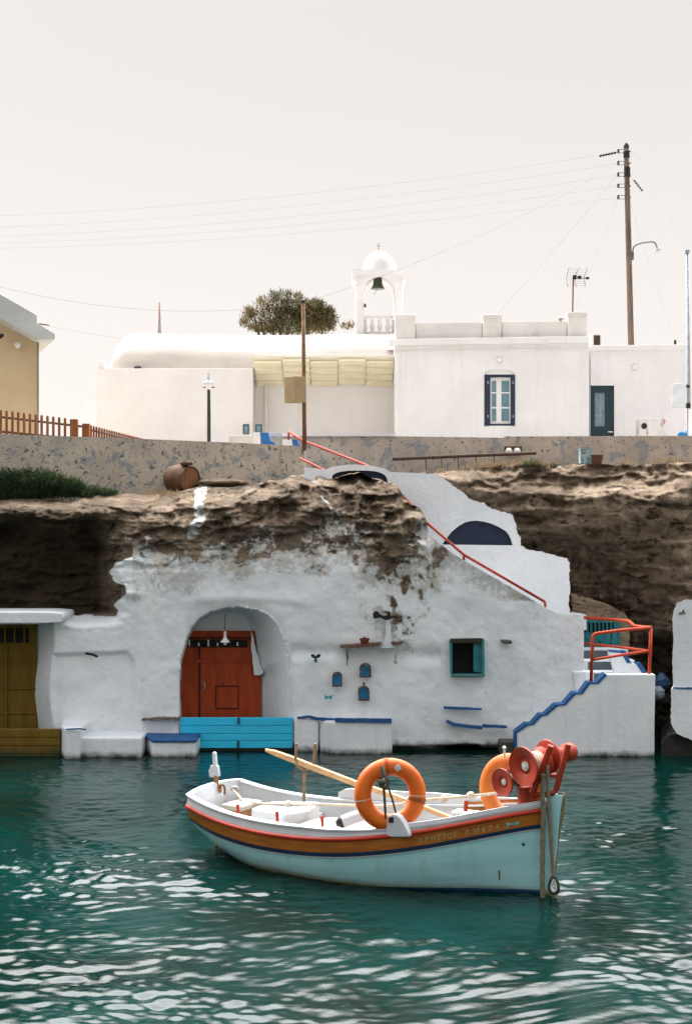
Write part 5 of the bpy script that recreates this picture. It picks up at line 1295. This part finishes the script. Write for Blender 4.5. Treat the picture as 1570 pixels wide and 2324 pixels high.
# ================================================================ life rings, fender, oar, ropes
def torus(c, nrm, R0, r0, flat=1.0, nu=64, nv=20):
    nrm = Vector(nrm).normalized(); a = (Vector((0,0,1))-nrm*nrm.z).normalized(); b = nrm.cross(a); m = MB(); vs = []
    for i in range(nu):
        th = 2*PI*i/nu; d = a*math.cos(th)+b*math.sin(th)
        for j in range(nv):
            ph = 2*PI*j/nv; vs.append(Vector(c)+d*(R0+r0*math.cos(ph))+nrm*(r0*flat*math.sin(ph)))
    m.add(vs,[(i*nv+j,((i+1)%nu)*nv+j,((i+1)%nu)*nv+(j+1)%nv,i*nv+(j+1)%nv) for i in range(nu) for j in range(nv)]); return m, a, b, nrm
cl = PB(885,1803,-.66); cw = TW(cl); Dr = cw.y; K = Dr/FOC
lr = thing('life_ring','orange life ring standing at the near side of the boat with a white diamond','life ring',cw-Vector((0,0,.42)))
rr0 = 19.5*K; RR = 82*K-rr0
m, a, b, nn = torus(cw,(.10,-1,.10),RR,rr0,.92)
m.build('ring', ORNG, lr, smooth=True)
def on_ring(th, ph, e=.003):
    d = a*math.cos(th)+b*math.sin(th); return cw+d*(RR+(rr0+e)*math.cos(ph))+nn*((rr0*.92+e)*math.sin(ph))
m = MB(); g = 5; sgn = 1 if nn.y < 0 else -1
th0 = -.085*1; vs = []
thc = math.atan2(-(901-885),(1803-1742)); thc = thc if b.x < 0 else -thc
pc = PI/2*sgn
for (du,dv) in ((0,-.55),(.17,0),(0,.55),(-.17,0)): vs.append((du,dv))
grid = []
for i in range(g+1):
    for j in range(g+1):
        u_ = i/g; v_ = j/g; du = (u_-v_)*.145; dv = (u_+v_-1)*.48; grid.append(on_ring(thc+du, pc+dv*1.0))
MB().add(grid,[(i*(g+1)+j,(i+1)*(g+1)+j,(i+1)*(g+1)+j+1,i*(g+1)+j+1) for i in range(g) for j in range(g)]).build('reflective_patch', mat('reflector_grey',(.55,.55,.53),None,4,.4,0), lr)
def wrap(th, w_, M, name, par):
    m = MB(); rows = 17
    vs = [on_ring(th+(k-.5)*w_, 2*PI*j/rows, .004) for k in (0,1) for j in range(rows)]
    m.add(vs,[(j,(j+1)%rows,rows+(j+1)%rows,rows+j) for j in range(rows)]); return m.build(name, M, par, smooth=True)
sx = 1 if b.x > 0 else -1
wrap(-sx*.12, .10, mat('orange_lashing',(.48,.07,.008),(.34,.05,.01),20), 'lashing', lr)
wrap(sx*1.78, .15, mat('worn_brown_wrap',(.16,.05,.015),(.30,.08,.012),16), 'worn_patch', lr)
wrap(-sx*1.74, .035, ROPEL, 'twine', lr)
wrap(sx*1.62, .03, ROPEL, 'twine', lr)
m = MB()
m.tube(smooth_path([TW(PB(869,1739,-.75)),TW(PB(874,1760,-.80)),TW(PB(882,1790,-.80)),TW(PB(890,1815,-.80)),TW(PB(876,1852,-.79))][:4]+[TW(PB(898,1845,-.80))],6),.012,6)
m.tube(smooth_path([TW(PB(864,1738,-.75)),TW(PB(868,1765,-.79)),TW(PB(871,1795,-.78)),TW(PB(873,1825,-.77)),TW(PB(875,1858,-.78))],6),.015,6)
m.tube([TW(PB(866,1768,-.83)),TW(PB(871,1780,-.83))],.035,8)
o = m.build('ring_tether', mat('dark_strap',(.05,.05,.035),(.09,.085,.06),20,.8,.3), smooth=True); props(o,'dark rope tether running down through the large life ring','rope')
m,_,_,_ = torus(TW(PB(872,1777,-.70)),(.5,-.8,.2),.05,.022); o = m.build('pulley', mat('brown_pulley',(.09,.06,.045)), smooth=True); props(o,'small brown pulley block hung inside the large life ring','pulley')
# ring at the bow, behind the winch
cl2 = PB(1159,1792,.18); cw2 = TW(cl2); K2 = cw2.y/FOC
l2 = thing('life_ring','sun bleached orange life ring wedged upright in the bow behind the winch','life ring',cw2-Vector((0,0,.4)))
ORB = mat('bleached_orange', (.58,.17,.03), (.52,.11,.012), 3, .6, .2, 30, .004, c4=(.62,.45,.34), t4=(.52,.64), s4=4)
m,_,_,_ = torus(cw2,(-.62,-.78,.05),63*K2,19*K2,.95); m.build('ring', ORB, l2, smooth=True)
# fender
a_ = TW(PB(768,1868,-.45)); b_ = TW(PB(830,1846,-.30))
fd = thing('fender','white cylindrical fender with a black end lying on the canvas cover','fender',a_)
dv = (b_-a_).normalized(); L = (b_-a_).length
MB().lathe([(.05,.03),(.066,.045),(.07,.08),(.07,L),(.05,L+.05),(.01,L+.06)],a_,dv,24).build('body', BOATW, fd, smooth=2)
MB().lathe([(.01,-.03),(.035,-.025),(.045,-.0),(.066,.012),(.071,.03),(.071,.052)],a_,dv,24).build('end_cap', BLACKM, fd, smooth=2)
# oar
pts = [(602,1698,.55),(625,1705,.53),(668,1721,.48),(730,1745,.38),(804,1773,.26),(865,1793,.14),(935,1818,0),(1030,1856,-.20)]
wpx = [6,13,15,15,14,13,12,11]
m = MB(); vs = []
for (x,y,lat),w_ in zip(pts,wpx):
    c_ = TW(PB(x,y+4,lat)); h = w_*.5*c_.y/FOC
    nrm = Vector((.35,0,.9)).normalized(); fl = .035
    vs += [c_+Vector((0,-fl,-h)),c_+Vector((0,-fl*.6,h*.7)),c_+Vector((0,fl,h)),c_+Vector((0,fl,-h*.7))]
n = len(pts)
m.add(vs,[(i*4+j,(i+1)*4+j,(i+1)*4+(j+1)%4,i*4+(j+1)%4) for i in range(n-1) for j in range(4)]+[(3,2,1,0),tuple((n-1)*4+j for j in range(4))])
oar = thing('oar','long pale wooden oar resting slantwise in the iron fork','oar',TW(PB(865,1793,.14)))
m.build('shaft', OARW, oar, bevel=.006)
m = MB()
for k in range(9):
    x,y = 925+k*4.2, 1812.5+k*1.75; c_ = TW(PB(x,y+4,-.02)); m.lathe([(.046,-.012),(.05,0),(.046,.012)],c_,(.87,-.4,-.33),12)
m.build('rope_binding', ROPEL, oar, smooth=True)
# ropes
def rope(label, pts, r, M, name='rope', n=6, twist=True):
    path = smooth_path(pts, n)
    q = MB().tube(path, [r*(1+.12*math.sin(i*1.9)) for i in range(len(path))], 7)
    o = q.build(name, M, smooth=True); return props(o, label, 'rope')
dk = [TW(PB(x,y,lat)) for x,y,lat in ((527,1790,.30),(536,1800,.25),(545,1812,.2),(556,1822,.2),(600,1824,.2),(680,1826,.15),(735,1825.5,.1),(800,1828,.05),(880,1828,0),(920,1822,0),(966,1815,.05),(1040,1809,.05),(1112,1802,.05),(1150,1797,.05))]
rp_ = thing('rope','pale knotted rope stretched along the boat from stern to winch','rope',dk[6])
MB().tube(smooth_path(dk,8),.017,7).build('line', ROPEL, rp_, smooth=True)
for x,y,lat in ((1007,1813,.05),(1068,1805,.05),(655,1825,.15),(575,1824,.2)): lump_mesh(TW(PB(x,y,lat)),(.042,.035,.038),int(x)).build('knot', ROPEL, rp_, smooth=True)
c_ = [TW(PB(x,y,.3)) for x,y in ((526,1792),(530,1788),(536,1787),(540,1792),(538,1800),(544,1808),(548,1815),(541,1806),(534,1797),(531,1792))]
rope('pale mooring rope hitched over the stern rail of the boat', c_, .02, mat('grey_white_rope',(.42,.40,.36),(.22,.22,.22),16))
rope('weathered rope hanging straight from the winch into the water', [TW(PB(x,y,-.14)) for x,y in ((1231.5,1756),(1230.5,1800),(1232,1850),(1230.5,1920),(1230,1990),(1231,2066),(1233,2110))], .027, ROPED, 'mooring_rope')
rp2 = thing('mooring_rope','weathered rope hanging along the stem with a metal thimble','rope',TW(PB(1255,1990,-.1)))
MB().tube(smooth_path([TW(PB(x,y,-.10)) for x,y in ((1240.5,1738),(1242.5,1780),(1244.5,1838),(1249,1894),(1252,1940),(1255,1993))],8),[.022]*41,7).build('line', ROPED, rp2, smooth=True)
th_ = smooth_path([TW(PB(x,y,-.11)) for x,y in ((1256,1990),(1250,2002),(1247.5,2014),(1251,2024),(1257,2027),(1263,2023),(1264.5,2012),(1261,2000),(1256.5,1990))],4)
MB().tube(th_,.028,6).build('eye', mat('dark_rope_eye',(.04,.045,.04)), rp2, smooth=True)
th_ = smooth_path([TW(PB(x,y,-.125)) for x,y in ((1256,1995),(1252,2004),(1250,2014),(1253,2021),(1257,2023),(1261,2020),(1262,2011),(1259.5,2002),(1256.2,1995))],4)
MB().tube(th_,.013,6).build('thimble', mat('galvanised_thimble',(.72,.72,.68),(.6,.6,.57),10,.4,0), rp2, smooth=True)
MB().tube([TW(PB(x,y,-.11)) for x,y in ((1257,2026),(1261,2040),(1264,2060),(1262,2100))],.02,6).build('tail', ROPED, rp2, smooth=True)
rope('slack greenish rope looping from the stem head down to the thimble', [TW(PB(x,y,.0)) for x,y in ((1266,1803),(1277,1802),(1279,1812),(1277,1840),(1271,1872),(1264.5,1906),(1260.5,1950),(1257,1993))], .018, mat('algae_rope',(.20,.17,.08),(.13,.12,.06),18), 'mooring_rope')
rope('thin cord tied from the winch base down over the bow ring', [TW(PB(x,y,-.05)) for x,y in ((1184,1803),(1183,1815),(1178,1836))], .014, ROPEL)
# ================================================================ water
def axis(a,b,step,lo,hi,k=14):
    core = np.arange(a,b+1e-6,step); g = np.cumsum(step*1.45**np.arange(1,40))
    l = a-g; r = b+g
    return np.concatenate([np.append(l[l > lo],lo)[::-1], core, np.append(r[r < hi],hi)])
wxs = axis(-7.6,7.6,.034,-160,160)
ycore = [10.8]
while ycore[-1] < 26.5: ycore.append(ycore[-1]+.022+.0022*(ycore[-1]-10.8))
ycore = np.array(ycore); g = np.cumsum(.022*1.45**np.arange(1,40)); lo = 10.8-g
wys = np.concatenate([np.append(lo[lo > -120],-120)[::-1], ycore, [27.5,29,32,38]])
WX,WY = np.meshgrid(wxs,wys)
rs2 = np.random.RandomState(5)
H = np.zeros_like(WX)
wob = fbm(WX*.35,WY*.35,1.0,3)*1.2
for i in range(56):
    lam = .105*(3.6**(rs2.rand()**1.1)) if i < 44 else .5+.7*rs2.rand(); th = rs2.normal(0,.95)+.15
    k = 2*PI/lam; kx,ky = k*math.sin(th), k*math.cos(th)
    slope = .034*(lam/.6)**.10*(1 if i < 44 else .55)
    ph = kx*(WX+wob)+ky*(WY+wob*.6)+rs2.rand()*2*PI
    s_ = np.sin(ph); H += slope/k*(s_+.16*np.cos(2*ph))
env = .78+.95*fbm(WX*.55+3,WY*.75,4.0,4)
calm = 1-.40*sstep(15.5,21,WY)
lee = 1-.55*np.exp(-((WX-.4)/2.6)**2-((WY-14.7)/1.0)**2)
edge_ = sstep(140,60,np.abs(WX))*sstep(-110,-60,WY)
H *= np.clip(env,.3,1.45)*calm*lee*edge_
V = np.stack([WX,WY,H],-1).reshape(-1,3)
wm, nt, b = nodes('sea_water')
v = coords(nt,(1,1,1))
col = mix(nt, ramp(nt, noise(nt, v, .35, 5, .6, .4), .35, .65), (.0003,.0095,.0072), (.0003,.0195,.0163))
col = mix(nt, ramp(nt, noise(nt, v, .9, 7, .7, .6), .60, .74), col, (.010,.011,.006))     # weed on the bottom
nt.links.new(col, b.inputs['Base Color'])
b.inputs['Roughness'].default_value = .012; b.inputs['IOR'].default_value = 1.34; b.inputs['Specular IOR Level'].default_value = .26
n1 = noise(nt, coords(nt,(1.6,3,1)), 3.4, 6, .62, .4)
bump(nt, b, n1, .12, .045)
o = sheet('water', V, quads(*WX.shape)[:,:,::-1].reshape(-1,4), wm, {}); props(o,'dark green rippled harbour water','water',kind='structure')

# ================================================================ light
SUN_EL, SUN_AZ = 47, 52                 # sun high behind the houses, to the left
sd = Vector((-math.sin(R(SUN_AZ))*math.cos(R(SUN_EL)), math.cos(R(SUN_AZ))*math.cos(R(SUN_EL)), math.sin(R(SUN_EL))))
L = bpy.data.lights.new('sun','SUN'); L.energy = 2.6; L.angle = R(.6); L.color = (1,.92,.82)
lo_ = bpy.data.objects.new('sun',L); COL.objects.link(lo_); lo_.rotation_euler = sd.to_track_quat('Z','Y').to_euler(); lo_.location = (-30,40,40)
w = bpy.data.worlds.new('World'); scene.world = w; w.use_nodes = True
nt = w.node_tree; bg = nt.nodes['Background']
sky = N(nt,'ShaderNodeTexSky'); sky.sky_type = 'NISHITA'; sky.sun_disc = False
sky.sun_elevation = R(SUN_EL); sky.sun_rotation = R(-SUN_AZ); sky.dust_density = 4; sky.air_density = 1.2; sky.altitude = 0
hs_ = N(nt,'ShaderNodeHueSaturation'); hs_.inputs['Saturation'].default_value = .35; hs_.inputs['Value'].default_value = 1.0
nt.links.new(sky.outputs['Color'], hs_.inputs['Color'])
# milky haze: an even white veil, and an added out-of-view glow for water glints
SC = .1
tc = N(nt,'ShaderNodeTexCoord'); sx = N(nt,'ShaderNodeSeparateXYZ'); nt.links.new(tc.outputs['Generated'], sx.inputs[0])
low = mix(nt, ramp(nt, sx.outputs['Z'], 0, .34), (1.11,1.05,1.0), (.92,.87,.845))
hi = mix(nt, ramp(nt, sx.outputs['Z'], .42, .8), low, (1.7,1.72,1.8))
cl = math_(nt,'MULTIPLY', ramp(nt, sx.outputs['Z'], .41, .53), ramp(nt, sx.outputs['Y'], .0, .5))
vm0 = N(nt,'ShaderNodeVectorMath', operation='SCALE'); nt.links.new(math_(nt,'ADD', 1, math_(nt,'MULTIPLY', cl, 10.5)), vm0.inputs['Scale']); nt.links.new(hi, vm0.inputs[0])
vm = N(nt,'ShaderNodeVectorMath', operation='SCALE'); vm.inputs['Scale'].default_value = 1/SC; nt.links.new(vm0.outputs[0], vm.inputs[0])
mx = N(nt,'ShaderNodeMix', data_type='RGBA'); mx.inputs[0].default_value = .86
nt.links.new(hs_.outputs[0], mx.inputs[6]); nt.links.new(vm.outputs[0], mx.inputs[7])
nt.links.new(mx.outputs[2], bg.inputs['Color']); bg.inputs['Strength'].default_value = SC
# ================================================================ camera
cam = bpy.data.cameras.new('camera'); co = bpy.data.objects.new('camera',cam); COL.objects.link(co)
co.location = (0,0,CAM_H); co.rotation_euler = (R(90),0,0)
cam.sensor_fit = 'VERTICAL'; cam.sensor_height = 36; cam.lens = 36*FOC/2324.0; cam.clip_start = .1; cam.clip_end = 2000
scene.camera = co
scene.view_settings.view_transform = 'Standard'; scene.view_settings.look = 'None'; scene.view_settings.exposure = 0; scene.view_settings.gamma = 1
scene.cycles.max_bounces = 8; scene.cycles.diffuse_bounces = 4; scene.cycles.caustics_reflective = False; scene.cycles.caustics_refractive = False
scene.render.film_transparent = False
